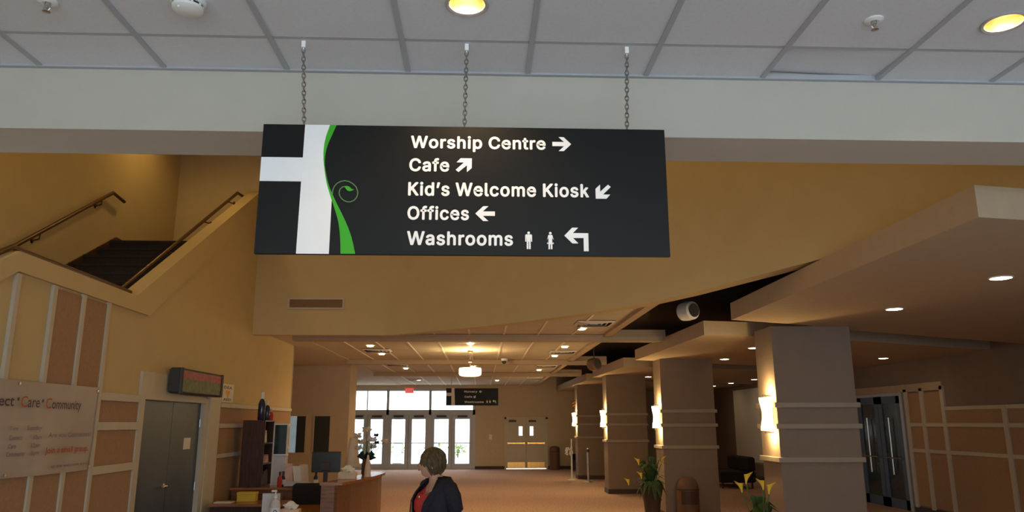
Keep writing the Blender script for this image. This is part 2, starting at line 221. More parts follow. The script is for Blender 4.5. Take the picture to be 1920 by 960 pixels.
# outlines of a heavy grotesque for the sign lettering: advance, points, triangles
CAP_H=0.5087
GLY={'C': (510, '267,-7 205,1 150,25 104,63 70,115 48,179 40,254 48,329 70,393 104,445 150,484 205,508 267,516 305,513 340,504 373,490 402,471 427,447 448,418 463,385 473,348 408,348 401,373 389,395 375,413 357,428 337,440 315,449 292,454 267,456 223,450 184,432 150,403 125,364 109,314 103,254 109,194 125,145 151,105 184,76 223,59 267,53 292,55 315,60 337,69 357,81 375,96 389,114 401,136 408,160 473,160 463,124 448,91 428,62 402,38 373,19 341,5 305,-4', '11,13,12 11,14,13 10,14,11 10,15,14 10,16,15 9,16,10 9,29,16 29,17,16 9,30,29 28,17,29 27,17,28 9,31,30 26,17,27 26,18,17 8,31,9 25,18,26 8,32,31 24,18,25 24,19,18 23,19,24 8,33,32 22,19,23 7,33,8 22,20,19 21,20,22 7,34,33 6,34,7 6,35,34 5,35,6 5,36,35 5,37,36 4,37,5 48,50,49 48,51,50 4,38,37 47,51,48 47,52,51 3,38,4 46,52,47 3,39,38 45,52,46 45,53,52 44,53,45 3,40,39 43,53,44 2,40,3 43,54,53 42,54,43 2,41,40 41,54,42 2,54,41 2,55,54 1,55,2 1,56,55 1,57,56 0,57,1'), 'K': (467, '60,0 128,0 128,508 60,508 128,175 128,265 350,508 435,508 190,246 238,292 452,0 370,0', '0,1,2 0,2,3 4,7,6 4,6,5 8,11,10 8,10,9'), 'N': (523, '60,0 60,509 136,509 343,183 352,169 363,151 375,130 388,107 401,82 414,55 405,54 402,81 401,108 400,134 399,157 399,178 399,195 399,509 463,509 463,0 387,0 202,290 190,310 177,331 164,354 148,381 130,413 108,452 119,454 121,417 122,384 123,354 124,328 125,307 125,291 125,0', '0,27,1 27,2,1 27,28,2 28,3,2 16,18,17 16,19,18 29,26,28 26,3,28 0,29,27 29,26,27 0,30,29 25,3,26 0,31,30 24,3,25 23,3,24 0,32,31 22,3,23 0,33,32 21,3,22 0,34,33 0,35,34 20,3,21 15,19,16 20,4,3 14,19,15 20,5,4 13,19,14 20,6,5 12,19,13 20,7,6 11,19,12 20,8,7 20,10,8 10,9,8 10,19,11 20,19,10'), 'O': (533, '267,-7 205,1 150,25 105,63 70,115 48,179 40,254 48,329 70,393 105,445 150,484 205,508 267,516 329,508 384,484 429,445 464,393 486,329 493,254 486,179 464,115 429,63 384,25 329,1 267,53 310,59 349,76 383,105 408,144 425,194 430,254 425,314 408,365 383,404 349,433 310,450 267,456 223,450 184,433 151,404 125,364 109,314 103,254 109,194 125,144 151,105 184,76 223,59', '11,13,12 10,13,11 10,14,13 9,14,10 9,36,14 36,15,14 9,37,36 35,15,36 34,15,35 9,38,37 8,38,9 34,16,15 33,16,34 8,39,38 32,16,33 8,40,39 7,40,8 32,17,16 31,17,32 7,41,40 6,41,7 31,18,17 30,18,31 6,42,41 5,42,6 5,43,42 29,18,30 29,19,18 5,44,43 28,19,29 4,44,5 28,20,19 4,45,44 27,20,28 3,45,4 27,21,20 3,46,45 26,21,27 3,47,46 25,21,26 25,22,21 2,47,3 2,24,47 24,22,25 2,22,24 1,22,2 1,23,22 1,0,23'), 'W': (686, '155,0 16,509 82,509 163,196 170,171 175,145 181,120 187,94 192,67 197,40 189,40 194,67 200,94 205,120 211,145 218,171 224,196 306,509 380,509 462,196 468,171 474,145 480,120 486,94 492,67 497,40 488,40 493,67 499,94 504,120 510,145 517,171 523,196 603,509 670,509 530,0 455,0 368,323 359,356 351,391 344,431 336,475 350,475 342,433 335,395 327,359 318,323 230,0', '0,2,1 0,3,2 16,41,17 41,18,17 41,42,18 42,19,18 32,34,33 32,35,34 16,43,41 43,40,41 43,40,42 40,19,42 16,44,43 39,19,40 16,45,44 38,19,39 16,46,45 37,19,38 16,47,46 36,19,37 0,4,3 15,47,16 36,20,19 31,35,32 0,5,4 14,47,15 36,21,20 30,35,31 0,6,5 13,47,14 36,22,21 29,35,30 0,7,6 12,47,13 36,23,22 28,35,29 0,8,7 11,47,12 36,24,23 27,35,28 0,10,8 10,9,8 10,47,11 36,26,24 26,25,24 26,35,27 0,47,10 36,35,26'), 'a': (389, '160,-9 126,-5 94,5 68,22 48,45 35,73 30,108 34,138 43,161 58,179 78,193 100,203 125,211 152,216 178,220 209,224 234,227 252,230 265,235 273,243 276,255 276,257 273,279 267,297 256,311 240,322 220,329 196,331 171,329 149,322 132,313 118,301 107,288 100,274 41,291 57,322 79,346 104,364 133,375 163,382 194,384 215,383 239,379 263,372 286,360 306,343 322,320 333,290 337,251 337,0 277,0 277,52 272,52 264,38 252,25 236,12 215,1 190,-6 170,45 202,49 228,59 248,74 263,93 272,115 276,138 276,190 270,186 259,182 246,179 231,176 216,173 200,171 186,169 175,168 154,164 134,159 117,150 103,139 95,124 92,105 94,87 102,72 114,61 130,52 149,47', '39,41,40 39,42,41 38,42,39 38,43,42 37,43,38 37,44,43 36,44,37 36,45,44 35,45,36 35,27,45 27,46,45 35,28,27 26,46,27 35,29,28 25,46,26 35,30,29 34,30,35 24,46,25 24,47,46 34,31,30 23,47,24 34,32,31 22,47,23 33,32,34 22,48,47 21,48,22 20,48,21 19,48,20 19,49,48 18,49,19 17,65,18 65,49,18 16,65,17 15,65,16 14,65,15 13,65,14 12,65,13 11,65,12 10,65,11 9,65,10 9,66,65 64,49,65 9,67,66 9,68,67 8,68,9 8,69,68 8,70,69 8,71,70 8,72,71 8,73,72 8,74,73 8,75,74 7,75,8 7,76,75 7,77,76 7,78,77 63,49,64 6,78,7 6,79,78 62,49,63 5,79,6 5,80,79 61,51,62 51,49,62 5,81,80 60,51,61 4,81,5 4,82,81 4,83,82 59,52,60 52,51,60 4,84,83 59,53,52 50,49,51 58,53,59 4,58,84 4,53,58 3,53,4 3,54,53 3,55,54 2,55,3 2,56,55 1,56,2 1,57,56 0,57,1'), 'c': (396, '207,-8 159,-2 117,16 82,46 56,85 40,133 34,187 40,243 56,291 82,330 117,360 159,378 207,384 234,383 260,377 284,368 305,356 324,341 340,322 353,301 362,277 303,262 298,276 290,289 281,301 270,311 257,319 242,325 226,329 207,330 173,325 145,310 124,287 108,258 99,224 96,187 99,151 108,117 124,89 145,66 173,51 207,46 226,48 243,52 258,58 271,66 282,76 292,89 299,102 304,117 363,102 354,78 341,56 325,37 306,21 285,9 261,-1 235,-6', '11,13,12 11,14,13 10,14,11 10,15,14 10,16,15 9,16,10 9,17,16 9,29,17 29,18,17 8,30,9 30,29,9 28,18,29 27,18,28 8,31,30 26,18,27 26,19,18 25,19,26 24,19,25 8,32,31 23,19,24 23,20,19 7,32,8 22,20,23 7,33,32 22,21,20 7,34,33 6,34,7 6,35,34 5,35,6 5,36,35 5,37,36 4,37,5 4,38,37 48,50,49 48,51,50 47,51,48 46,51,47 4,39,38 3,39,4 46,52,51 45,52,46 44,52,45 3,40,39 43,52,44 43,53,52 42,53,43 3,41,40 41,53,42 3,53,41 2,53,3 2,54,53 2,55,54 1,55,2 1,56,55 1,57,56 0,57,1'), 'd': (424, '195,-8 151,-2 111,16 79,45 55,84 39,133 34,189 39,245 55,293 79,332 112,361 151,378 196,384 228,381 253,373 272,360 287,346 298,331 306,319 311,319 311,509 372,509 372,0 313,0 313,59 307,59 298,46 287,31 272,17 252,4 227,-5 205,47 236,51 263,65 284,86 299,115 309,150 312,189 309,229 300,263 284,291 263,312 237,325 205,330 172,325 145,311 124,290 108,261 99,227 96,189 99,151 109,117 124,88 145,66 172,51', '19,21,20 19,22,21 11,13,12 11,14,13 10,14,11 10,15,14 9,15,10 9,16,15 9,17,16 8,44,9 44,43,9 43,17,9 43,18,17 42,18,43 41,18,42 8,45,44 41,19,18 41,40,19 40,39,19 39,22,19 8,46,45 7,46,8 7,47,46 38,22,39 7,48,47 6,48,7 37,22,38 6,49,48 6,50,49 36,22,37 5,50,6 5,51,50 35,22,36 4,51,5 4,52,51 34,24,35 24,22,35 4,53,52 33,24,34 3,53,4 3,54,53 32,25,33 25,24,33 32,26,25 23,22,24 3,31,54 31,26,32 3,26,31 3,27,26 2,27,3 2,28,27 2,29,28 1,29,2 1,30,29 0,30,1'), 'e': (404, '212,-8 161,-2 117,16 82,46 56,85 40,132 34,187 39,242 55,290 81,329 115,359 157,378 205,384 236,382 266,374 294,361 319,341 341,315 357,282 368,242 371,194 371,169 75,169 75,221 338,221 310,202 307,237 298,269 283,294 263,314 237,326 205,330 173,326 146,313 125,294 109,270 99,241 96,211 96,178 100,139 110,106 128,80 151,61 179,50 212,46 234,48 254,53 271,61 285,73 297,88 306,105 365,91 353,63 335,39 311,19 283,4 249,-5 50,165 50,235 140,235 140,180', '11,13,12 11,14,13 10,14,11 10,15,14 10,16,15 9,16,10 9,31,16 31,17,16 9,32,31 30,17,31 8,32,9 29,17,30 8,33,32 29,18,17 28,18,29 8,34,33 27,18,28 8,35,34 7,35,8 27,19,18 7,36,35 26,19,27 26,24,19 24,20,19 6,23,7 23,36,7 23,37,36 25,24,26 6,22,23 37,24,23 37,20,24 38,20,37 38,21,20 5,22,6 39,21,38 5,21,22 5,39,21 5,40,39 4,40,5 4,41,40 49,51,50 49,52,51 48,52,49 3,41,4 3,42,41 47,52,48 47,53,52 3,43,42 46,53,47 45,53,46 3,44,43 44,53,45 3,53,44 2,53,3 2,54,53 2,55,54 1,55,2 1,56,55 0,56,1 57,58,59 57,59,60'), 'f': (254, '228,379 228,327 6,327 6,379 81,0 81,432 84,461 96,486 113,505 135,519 161,527 187,530 207,529 222,527 234,524 243,521 227,468 222,470 215,472 206,473 195,474 171,470 154,460 145,443 142,419 142,0', '10,12,11 10,13,12 9,13,10 9,14,13 9,15,14 9,16,15 8,17,9 17,16,9 7,19,8 19,18,8 18,17,8 6,20,7 20,19,7 6,21,20 6,22,21 5,22,6 5,23,22 5,24,23 4,24,5 4,25,24 2,0,3 2,1,0'), 'h': (410, '114,227 114,0 53,0 53,509 114,509 114,287 102,287 124,332 152,362 187,379 227,384 264,380 295,369 321,349 341,321 353,285 357,240 357,0 296,0 296,235 290,275 273,304 246,323 210,329 184,326 161,317 141,303 126,283 117,257', '2,4,3 2,6,4 6,5,4 9,11,10 9,12,11 8,12,9 8,13,12 7,13,8 7,23,13 23,14,13 6,25,7 25,24,7 24,23,7 22,14,23 21,14,22 21,15,14 6,26,25 20,15,21 6,27,26 2,28,6 28,27,6 20,16,15 19,16,20 2,0,28 19,17,16 18,17,19 2,1,0'), 'i': (167, '84,443 67,446 54,455 44,468 41,483 44,499 54,512 67,521 84,524 100,521 114,512 123,499 126,483 123,468 114,455 100,446 53,0 53,379 114,379 114,0', '16,18,17 16,19,18 7,9,8 6,9,7 6,10,9 5,10,6 5,11,10 4,11,5 4,12,11 3,12,4 3,13,12 2,13,3 2,14,13 1,14,2 1,15,14 0,15,1'), 'k': (381, '56,0 120,0 120,508 56,508 120,118 120,196 258,372 338,372 178,186 222,228 366,0 290,0', '0,1,2 0,2,3 4,7,6 4,6,5 8,11,10 8,10,9'), 'l': (189, '139,-2 101,3 74,20 58,47 53,84 53,509 114,509 114,99 115,77 120,62 130,54 146,52 154,52 160,53 165,53 170,54 181,3 172,1 162,-1 151,-2', '4,6,5 4,7,6 4,8,7 3,8,4 3,9,8 3,10,9 3,11,10 14,16,15 13,16,14 12,16,13 11,16,12 3,16,11 2,16,3 1,16,2 0,16,1 0,17,16 0,18,17 0,19,18'), 'm': (610, '53,0 53,379 112,379 112,295 108,295 118,323 132,346 151,363 172,376 195,384 219,386 257,380 287,361 309,331 321,295 312,295 322,321 337,343 357,361 381,375 407,383 437,386 468,383 497,372 522,354 541,328 553,296 557,255 557,0 496,0 496,254 490,289 473,313 447,326 419,330 395,328 374,320 358,307 345,290 338,270 335,247 335,0 274,0 274,260 269,288 253,311 229,326 199,330 178,328 158,320 140,307 126,289 117,266 114,238 114,0', '9,11,10 20,22,21 8,11,9 19,22,20 19,23,22 8,12,11 0,2,1 0,4,2 4,3,2 7,12,8 18,23,19 18,24,23 6,12,7 17,24,18 6,13,12 17,25,24 5,47,6 47,13,6 16,34,17 34,25,17 47,46,13 46,14,13 5,48,47 16,35,34 33,25,34 33,26,25 5,49,48 16,36,35 32,26,33 45,14,46 4,49,5 15,36,16 4,50,49 15,37,36 31,26,32 44,15,45 15,14,45 4,51,50 15,38,37 31,27,26 0,52,4 52,51,4 44,38,15 44,39,38 30,27,31 43,39,44 43,40,39 0,53,52 42,40,43 30,28,27 29,28,30 42,41,40 0,54,53'), 'n': (410, '114,227 114,0 53,0 53,379 112,379 112,287 102,287 124,332 152,362 187,379 227,384 264,380 295,369 321,349 341,321 353,285 357,240 357,0 296,0 296,235 290,275 273,304 246,323 210,329 184,326 161,317 141,303 126,283 117,257', '9,11,10 9,12,11 2,4,3 2,6,4 6,5,4 8,12,9 8,13,12 7,13,8 7,23,13 23,14,13 6,25,7 25,24,7 24,23,7 22,14,23 21,14,22 21,15,14 6,26,25 20,15,21 6,27,26 2,28,6 28,27,6 20,16,15 19,16,20 2,0,28 19,17,16 18,17,19 2,1,0'), 'o': (415, '207,-8 159,-2 117,16 82,46 56,85 40,133 34,187 40,243 56,291 82,330 117,360 159,378 207,384 256,378 299,360 333,330 359,291 376,243 381,187 376,133 359,85 333,46 299,16 256,-2 207,46 242,51 270,66 292,89 307,117 316,151 319,187 316,224 307,258 292,287 270,310 242,325 207,330 173,325 145,310 124,287 108,258 99,224 96,187 99,151 108,117 124,89 145,66 173,51', '11,13,12 10,13,11 10,14,13 9,14,10 9,15,14 8,37,9 37,36,9 36,15,9 36,35,15 35,16,15 8,38,37 34,16,35 8,39,38 33,16,34 7,39,8 33,17,16 7,40,39 32,17,33 7,41,40 31,17,32 6,41,7 31,18,17 6,42,41 30,18,31 5,42,6 5,43,42 29,18,30 29,19,18 5,44,43 28,19,29 28,20,19 4,44,5 4,45,44 27,20,28 4,46,45 26,20,27 3,46,4 26,21,20 3,47,46 25,21,26 3,24,47 24,21,25 3,21,24 2,21,3 2,22,21 1,22,2 1,23,22 0,23,1'), 'p': (424, '53,-143 53,379 112,379 112,319 118,319 126,331 137,346 152,360 171,373 197,381 229,384 274,378 313,361 345,332 370,293 385,245 390,189 385,133 370,84 346,45 313,16 274,-2 229,-8 198,-5 173,4 153,17 138,31 127,46 118,59 114,59 114,-143 220,47 253,51 279,66 301,88 316,117 325,151 328,189 325,227 316,261 301,290 280,311 253,325 220,330 188,325 161,312 140,291 125,263 116,229 113,189 116,150 125,115 140,86 162,65 188,51', '9,11,10 8,11,9 0,2,1 0,3,2 8,12,11 7,12,8 7,13,12 6,13,7 5,13,6 5,43,13 43,42,13 42,14,13 4,43,5 4,44,43 4,45,44 41,14,42 0,4,3 0,48,4 48,47,4 47,46,4 46,45,4 40,14,41 40,15,14 39,15,40 38,15,39 38,16,15 0,49,48 37,16,38 0,50,49 36,16,37 36,17,16 35,17,36 0,51,50 35,18,17 34,18,35 0,29,51 29,52,51 33,18,34 29,53,52 33,19,18 32,19,33 29,28,53 28,54,53 0,30,29 27,54,28 31,19,32 27,31,54 27,19,31 26,19,27 26,20,19 25,20,26 24,20,25 24,21,20 23,21,24 23,22,21'), 'r': (259, '53,0 53,379 112,379 112,321 115,321 130,347 152,367 181,380 213,385 221,385 229,384 237,384 243,384 243,322 239,323 230,324 219,325 207,326 182,323 159,315 140,301 126,284 117,262 114,237 114,0', '7,9,8 7,10,9 7,11,10 7,12,11 7,13,12 6,13,7 0,2,1 0,3,2 5,13,6 4,17,5 17,16,5 16,15,5 15,14,5 14,13,5 4,18,17 4,19,18 0,4,3 0,22,4 22,21,4 21,20,4 20,19,4 0,23,22 0,24,23'), 's': (365, '182,-8 145,-5 112,3 84,18 62,38 45,63 36,94 94,107 105,79 124,60 150,49 181,45 217,50 244,62 262,81 268,103 265,121 254,136 237,147 212,155 149,170 104,186 72,208 53,237 47,274 51,305 65,332 87,354 115,370 149,381 187,384 223,381 254,372 279,358 299,339 314,316 324,290 268,277 258,298 243,316 219,328 187,333 156,329 131,317 114,299 109,277 112,258 124,243 144,232 172,223 229,209 275,194 306,171 325,142 331,107 326,75 312,47 290,24 260,6 223,-5', '29,31,30 29,32,31 28,32,29 28,33,32 27,33,28 27,34,33 26,34,27 26,41,34 41,35,34 26,42,41 40,35,41 25,42,26 25,43,42 39,35,40 25,44,43 39,36,35 38,36,39 24,44,25 24,45,44 37,36,38 24,46,45 23,46,24 23,47,46 23,48,47 22,48,23 22,49,48 22,50,49 22,51,50 21,51,22 21,52,51 20,52,21 20,53,52 19,53,20 18,53,19 17,53,18 17,54,53 16,54,17 15,54,16 6,8,7 15,55,54 14,55,15 5,8,6 13,55,14 5,9,8 13,56,55 4,9,5 12,56,13 4,10,9 11,56,12 4,11,10 11,57,56 4,57,11 3,57,4 3,58,57 2,58,3 2,59,58 1,59,2 1,0,59'), 't': (227, '204,379 204,327 6,327 6,379 65,471 126,471 126,98 128,76 136,61 150,53 170,50 177,50 185,51 194,52 202,54 213,2 203,-1 192,-3 180,-4 168,-4 125,2 92,21 72,52 65,93', '23,5,4 23,6,5 2,0,3 2,1,0 23,7,6 22,7,23 22,8,7 22,9,8 13,15,14 22,10,9 12,15,13 21,10,22 11,15,12 10,15,11 21,15,10 20,15,21 19,15,20 19,16,15 19,17,16 19,18,17'), 'u': (410, '182,-5 146,-1 115,11 89,31 69,59 57,95 53,139 53,379 114,379 114,144 119,105 137,75 164,56 200,50 226,53 249,62 268,77 283,97 293,122 296,153 296,379 357,379 357,0 298,0 298,92 307,92 286,47 257,17 222,0', '6,8,7 6,9,8 19,21,20 19,22,21 18,22,19 6,10,9 5,10,6 17,25,18 25,22,18 5,11,10 16,24,17 24,25,17 4,11,5 16,26,24 26,23,24 26,22,25 15,26,16 4,12,11 14,26,15 3,12,4 3,13,12 13,26,14 3,26,13 3,27,26 23,22,26 2,27,3 2,28,27 1,28,2 1,0,28'), 'y': (389, '47,-139 61,-86 71,-87 88,-90 104,-89 118,-84 130,-74 141,-58 151,-36 163,-1 17,379 84,379 165,155 177,121 187,87 196,53 206,21 184,21 193,53 202,87 212,121 224,155 305,379 371,379 204,-58 191,-85 177,-107 159,-124 139,-136 117,-143 91,-145 77,-145 65,-143 54,-141', '9,11,10 9,12,11 21,23,22 21,24,23 9,13,12 20,24,21 19,16,20 16,24,20 9,14,13 18,15,19 15,16,19 9,18,14 18,15,14 9,17,18 9,16,17 9,24,16 8,24,9 7,24,8 7,25,24 6,25,7 5,25,6 4,25,5 4,26,25 0,2,1 0,3,2 3,26,4 0,26,3 0,27,26 0,28,27 0,29,28 33,29,0 32,29,33 32,30,29 31,30,32'), '’': (177, '52,318 82,509 151,509 98,318', '0,2,1 0,3,2')}
def glyph_mb(s, x0, x1, zbase, cap, y):
    """heavy grotesque lettering in the x-z plane, fitted between x0 and x1"""
    vs = []; fs = []; pen = 0.0
    for ch in s:
        if ch == ' ': pen += 0.20; continue
        adv, P, F = GLY[ch]; b = len(vs)
        vs += [(pen + int(p.split(',')[0]) / 1000, int(p.split(',')[1]) / 1000) for p in P.split(' ')]
        fs += [tuple(b + int(i) for i in f.split(',')) for f in F.split(' ')]
        pen += adv / 1000 + 0.036
    h = 0.024                                               # stroke is thickened by this much all round
    a = min(v[0] for v in vs) - h; b = max(v[0] for v in vs) + h; k = (x1 - x0) / (b - a); kz = cap / (CAP_H + 2 * h); mb = MB()
    for q in range(9):
        dx, dz = (0, 0) if q == 8 else (h * math.cos(PI * q / 4), h * math.sin(PI * q / 4))
        mb.add([(x0 + (v[0] + dx - a) * k, y - 0.00004 * q, zbase + (v[1] + dz + h) * kz) for v in vs], fs)
    return mb
def spot(parent, loc, power, color=LAMP, size=2.4, blend=0.8, radius=0.05):
    l = bpy.data.lights.new('bulb', 'SPOT'); l.energy = power; l.color = color; l.spot_size = size; l.spot_blend = blend; l.shadow_soft_size = radius
    o = bpy.data.objects.new('bulb', l); COL.objects.link(o); o.parent = parent; o.location = loc; return o
def point(parent, loc, power, color=LAMP, radius=0.08):
    l = bpy.data.lights.new('bulb', 'POINT'); l.energy = power; l.color = color; l.shadow_soft_size = radius
    o = bpy.data.objects.new('bulb', l); COL.objects.link(o); o.parent = parent; o.location = loc; return o

# ================================================================== THE SETTING
ZC, XL, XR, YF, ZH = 3.55, -3.7, 9.0, 31.0, 3.3
# floors
struct('floor', MB().box(-9, 10, 3.6, 31.3, -0.2, 0), 'carpet')
struct('floor_entry', MB().box(-5.2, 10, -5.1, 3.6, -0.2, 0), 'entry')  # unseen floor; pale cool tone picked to bounce light onto the ceiling

# near ceiling: tiles in a metal grid
ceil = struct('ceiling', MB().box(-5.3, 10.0, -5.1, 3.6, ZC + 0.12, ZC + 0.2), 'bulk')
def tile_mb(w, d, c=0.006, t=0.018):
    mb = MB(); R = []
    for z, i in ((t, 0.0), (c, 0.0), (0, c)): R.append([(i, i, z), (w - i, i, z), (w - i, d - i, z), (i, d - i, z)])
    return mb.rings(R, True, True)
def tile_hole_mb(w, d, hx, hy, r, t=0.018, n=32):
    mb = MB(); out = []; inn = []
    for j in range(n):
        a = 2 * PI * (j + 0.5) / n; ca, sa = math.cos(a), math.sin(a)
        k = min(((w - hx) / ca) if ca > 0 else (-hx / ca), ((d - hy) / sa) if sa > 0 else (-hy / sa))
        out.append((hx + ca * k, hy + sa * k)); inn.append((hx + ca * r, hy + sa * r))
    for q, cx in enumerate(((0, 0), (w, 0), (w, d), (0, d))):          # pull the nearest outline point onto each corner
        i = min(range(n), key=lambda j: (out[j][0] - cx[0]) ** 2 + (out[j][1] - cx[1]) ** 2); out[i] = cx
    A = [(*p, 0) for p in out]; B = [(*p, 0) for p in inn]; C = [(*p, t) for p in inn]; D = [(*p, t) for p in out]
    return mb.rings([A, B, C, D, A], False, False)
PX, Y0 = 0.61, 3.23
rows = [(3.23, 3.57)] + [(3.23 - 1.22 * (k + 1), 3.23 - 1.22 * k) for k in range(6)]
tme = {}
near_lights = {(-0.07, 2.91): 'recessed downlight in white ceiling above the middle of the black sign', (2.335, 2.97): 'recessed downlight in white ceiling near the top right corner'}
for r, (ya, yb) in enumerate(rows):
    for k in range(-6, 9):
        xa = 0.23 + PX * k; w = PX - 0.012; d = yb - ya - 0.012
        key = (round(d, 3),); hole = None
        for (lx, ly) in near_lights:
            if xa < lx < xa + PX and ya < ly < yb: hole = (lx, ly)
        if hole: me = tile_hole_mb(w, d, hole[0] - xa - 0.006, hole[1] - ya - 0.006, 0.078).mesh('ceiling_tile', 'tile')
        else:
            if key not in tme: tme[key] = tile_mb(w, d).mesh('ceiling_tile', 'tile')
            me = tme[key]
        o = link('ceiling_tile', me, ceil, loc=(xa + 0.006, ya + 0.006, ZC + 0.002))
        if r == 0 and k == 2: o.rotation_euler = (0.05, 0.035, 0); o.location.z += 0.022     # a tile lifted out of its grid
for k in range(-6, 10): MB().box(0.23 + PX * k - 0.013, 0.23 + PX * k + 0.013, -4.1, 3.55, ZC - 0.006, ZC + 0.03).build('tee_bar', 'tee', ceil)
for ya, yb in rows: MB().box(-3.5, 5.8, ya - 0.012, ya + 0.012, ZC + 0.001, ZC + 0.03).build('tee_bar', 'tee', ceil)
MB().box(-3.6, 6.0, 3.545, 3.57, ZC - 0.009, ZC + 0.02).build('wall_angle', 'tee', ceil)
# bulkhead between the entry ceiling and the tall stair hall
struct('wall_bulkhead', MB().box(-5.3, 10.0, 3.57, 3.92, 3.22, 7.0), 'bulk')
# near side walls and glazed front behind the photographer
struct('wall_entry_right', MB().box(6.0, 6.2, -5.1, 3.57, 0, ZC + 0.1), 'bulk')
struct('wall_aisle_end', MB().box(6.0, 9.2, 3.57, 3.7, 0, 3.22), 'taupe')
struct('ceiling_front_return', MB().box(-5.3, 6.2, -5.1, -4.05, ZC - 0.01, ZC + 0.05), 'bulk')
w1 = struct('window_1', MB().box(-3.7, 6.0, -5.0, -4.92, 0, 0.12).box(-3.7, 6.0, -5.0, -4.92, 3.4, 3.52), 'alu')
for i in range(9):
    x = -3.7 + i * 9.7 / 8; MB().box(x - 0.03, x + 0.03, -5.0, -4.92, 0.12, 3.4).build('mullion', 'alu', w1)
for i in range(8):
    x = -3.7 + i * 9.7 / 8; MB().box(x + 0.03, x + 9.7 / 8 - 0.03, -4.965, -4.955, 0.12, 3.4).build('pane', 'glass', w1)

# left wall with the stair cut-out
prof = [(-5.1, 0), (8.42, 0), (8.42, 2.14), (10.52, 2.14), (10.52, 0), (15.08, 0), (15.08, 3.3), (12.3, 3.3), (12.3, 5.62), (12.0, 5.49), (8.07, 3.12), (5.98, 3.13), (3.92, 2.0), (3.57, 2.0), (3.57, ZC + 0.1), (-5.1, ZC + 0.1)]
wl = struct('wall_left', MB().prism(prof, 'x', XL - 0.16, XL), 'gold')
# raised band along the edge of the cut-out
band = [(3.95, 1.83), (6.0, 2.98), (8.43, 2.965), (12.29, 5.36), (12.29, 5.63), (12.0, 5.50), (8.07, 3.13), (5.98, 3.14), (3.95, 2.02)]
MB().prism(band, 'x', XL, XL + 0.035).build('edge_band', 'gold', wl)
# battens and fabric panels of the left wall
BY = [6.03, 6.56, 7.05, 7.53]
for y, zt in zip(BY, (2.97, 2.97, 2.97, 2.97)): MB().bbox(XL, XL + 0.03, y - 0.028, y + 0.028, 0.1, zt, 0.004).build('batten', 'cream', wl)
def panel(y0, y1, z0, z1, t=0.012): MB().bbox(XL, XL + t, y0, y1, z0, z1, 0.004).build('fabric_panel', 'tan', wl)
panel(BY[1] + 0.028, BY[2] - 0.028, 0.12, 2.95); panel(BY[2] + 0.028, BY[3] - 0.028, 0.12, 2.95)
panel(BY[0] + 0.028, BY[1] - 0.028, 0.12, 1.72); panel(5.3, BY[0] - 0.028, 0.12, 1.72)
TR = (2.05, 1.765, 1.35)
for z in TR: MB().bbox(XL, XL + 0.035, BY[3] + 0.029, 8.415, z - 0.03, z + 0.05, 0.004).build('rail_trim', 'cream', wl)
for z0, z1 in ((TR[1] + 0.05, TR[0] - 0.03), (TR[2] + 0.05, TR[1] - 0.03), (0.12, TR[2] - 0.03)): panel(BY[3] + 0.028, 8.42, z0, z1)
for z in TR: MB().bbox(XL, XL + 0.035, 11.0, 15.07, z - 0.03, z + 0.03, 0.004).build('rail_trim', 'cream', wl)
for z0, z1 in ((TR[1] + 0.03, TR[0] - 0.03), (TR[2] + 0.03, TR[1] - 0.03), (0.12, TR[2] - 0.03)): panel(11.02, 15.05, z0, z1)
struct('baseboard_left', MB().box(XL, XL + 0.02, -4.9, 8.42, 0, 0.1).box(XL, XL + 0.02, 10.55, 15.08, 0, 0.1), 'skirt')
struct('wall_pier_end', MB().box(XL - 0.3, XL, 15.08, 15.16, 0, ZH), 'taupe2')
# door frame and double doors in the left wall
d1 = struct('door_1', MB().box(XL - 0.14, XL + 0.03, 8.42, 8.54, 0, 2.14).box(XL, XL + 0.03, 8.42, 8.54, 2.14, 2.36).box(XL - 0.14, XL + 0.03, 10.40, 10.52, 0, 2.12).box(XL - 0.12, XL + 0.03, 8.54, 10.40, 2.06, 2.14), 'cream')
MB().box(XL, XL + 0.025, 8.54, 9.5, 2.14, 2.36).build('header_panel', 'cream', d1)
MB().box(XL, XL + 0.045, 10.525, 10.95, 0, 2.30).build('side_jamb', 'cream', d1)
for i, (ya, yb) in enumerate(((8.545, 9.465), (9.475, 10.395))):
    lf = MB().bbox(XL - 0.075, XL - 0.03, ya, yb, 0.01, 2.055, 0.003).build('door_leaf', 'doorblue', d1)
    if i == 0:
        MB().lathe([(0.03, 0), (0.03, 0.012), (0.012, 0.016), (0.012, 0.05)], (XL - 0.03, 9.38, 1.08), 14, axis='x').tube([(XL + 0.02, 9.38, 1.08), (XL + 0.022, 9.32, 1.082), (XL + 0.02, 9.25, 1.075)], 0.009).build('handle', 'metal', lf, True)
    else:
        MB().box(XL - 0.0295, XL - 0.026, 9.9, 10.12, 1.48, 1.62).build('notice', 'paper', lf)
    for z in (0.25, 1.0, 1.8): MB().lathe([(0.008, -0.05), (0.008, 0.05)], (XL - 0.025, ya + 0.004 if i == 0 else yb - 0.004, z), 8).build('hinge', 'metal', lf)

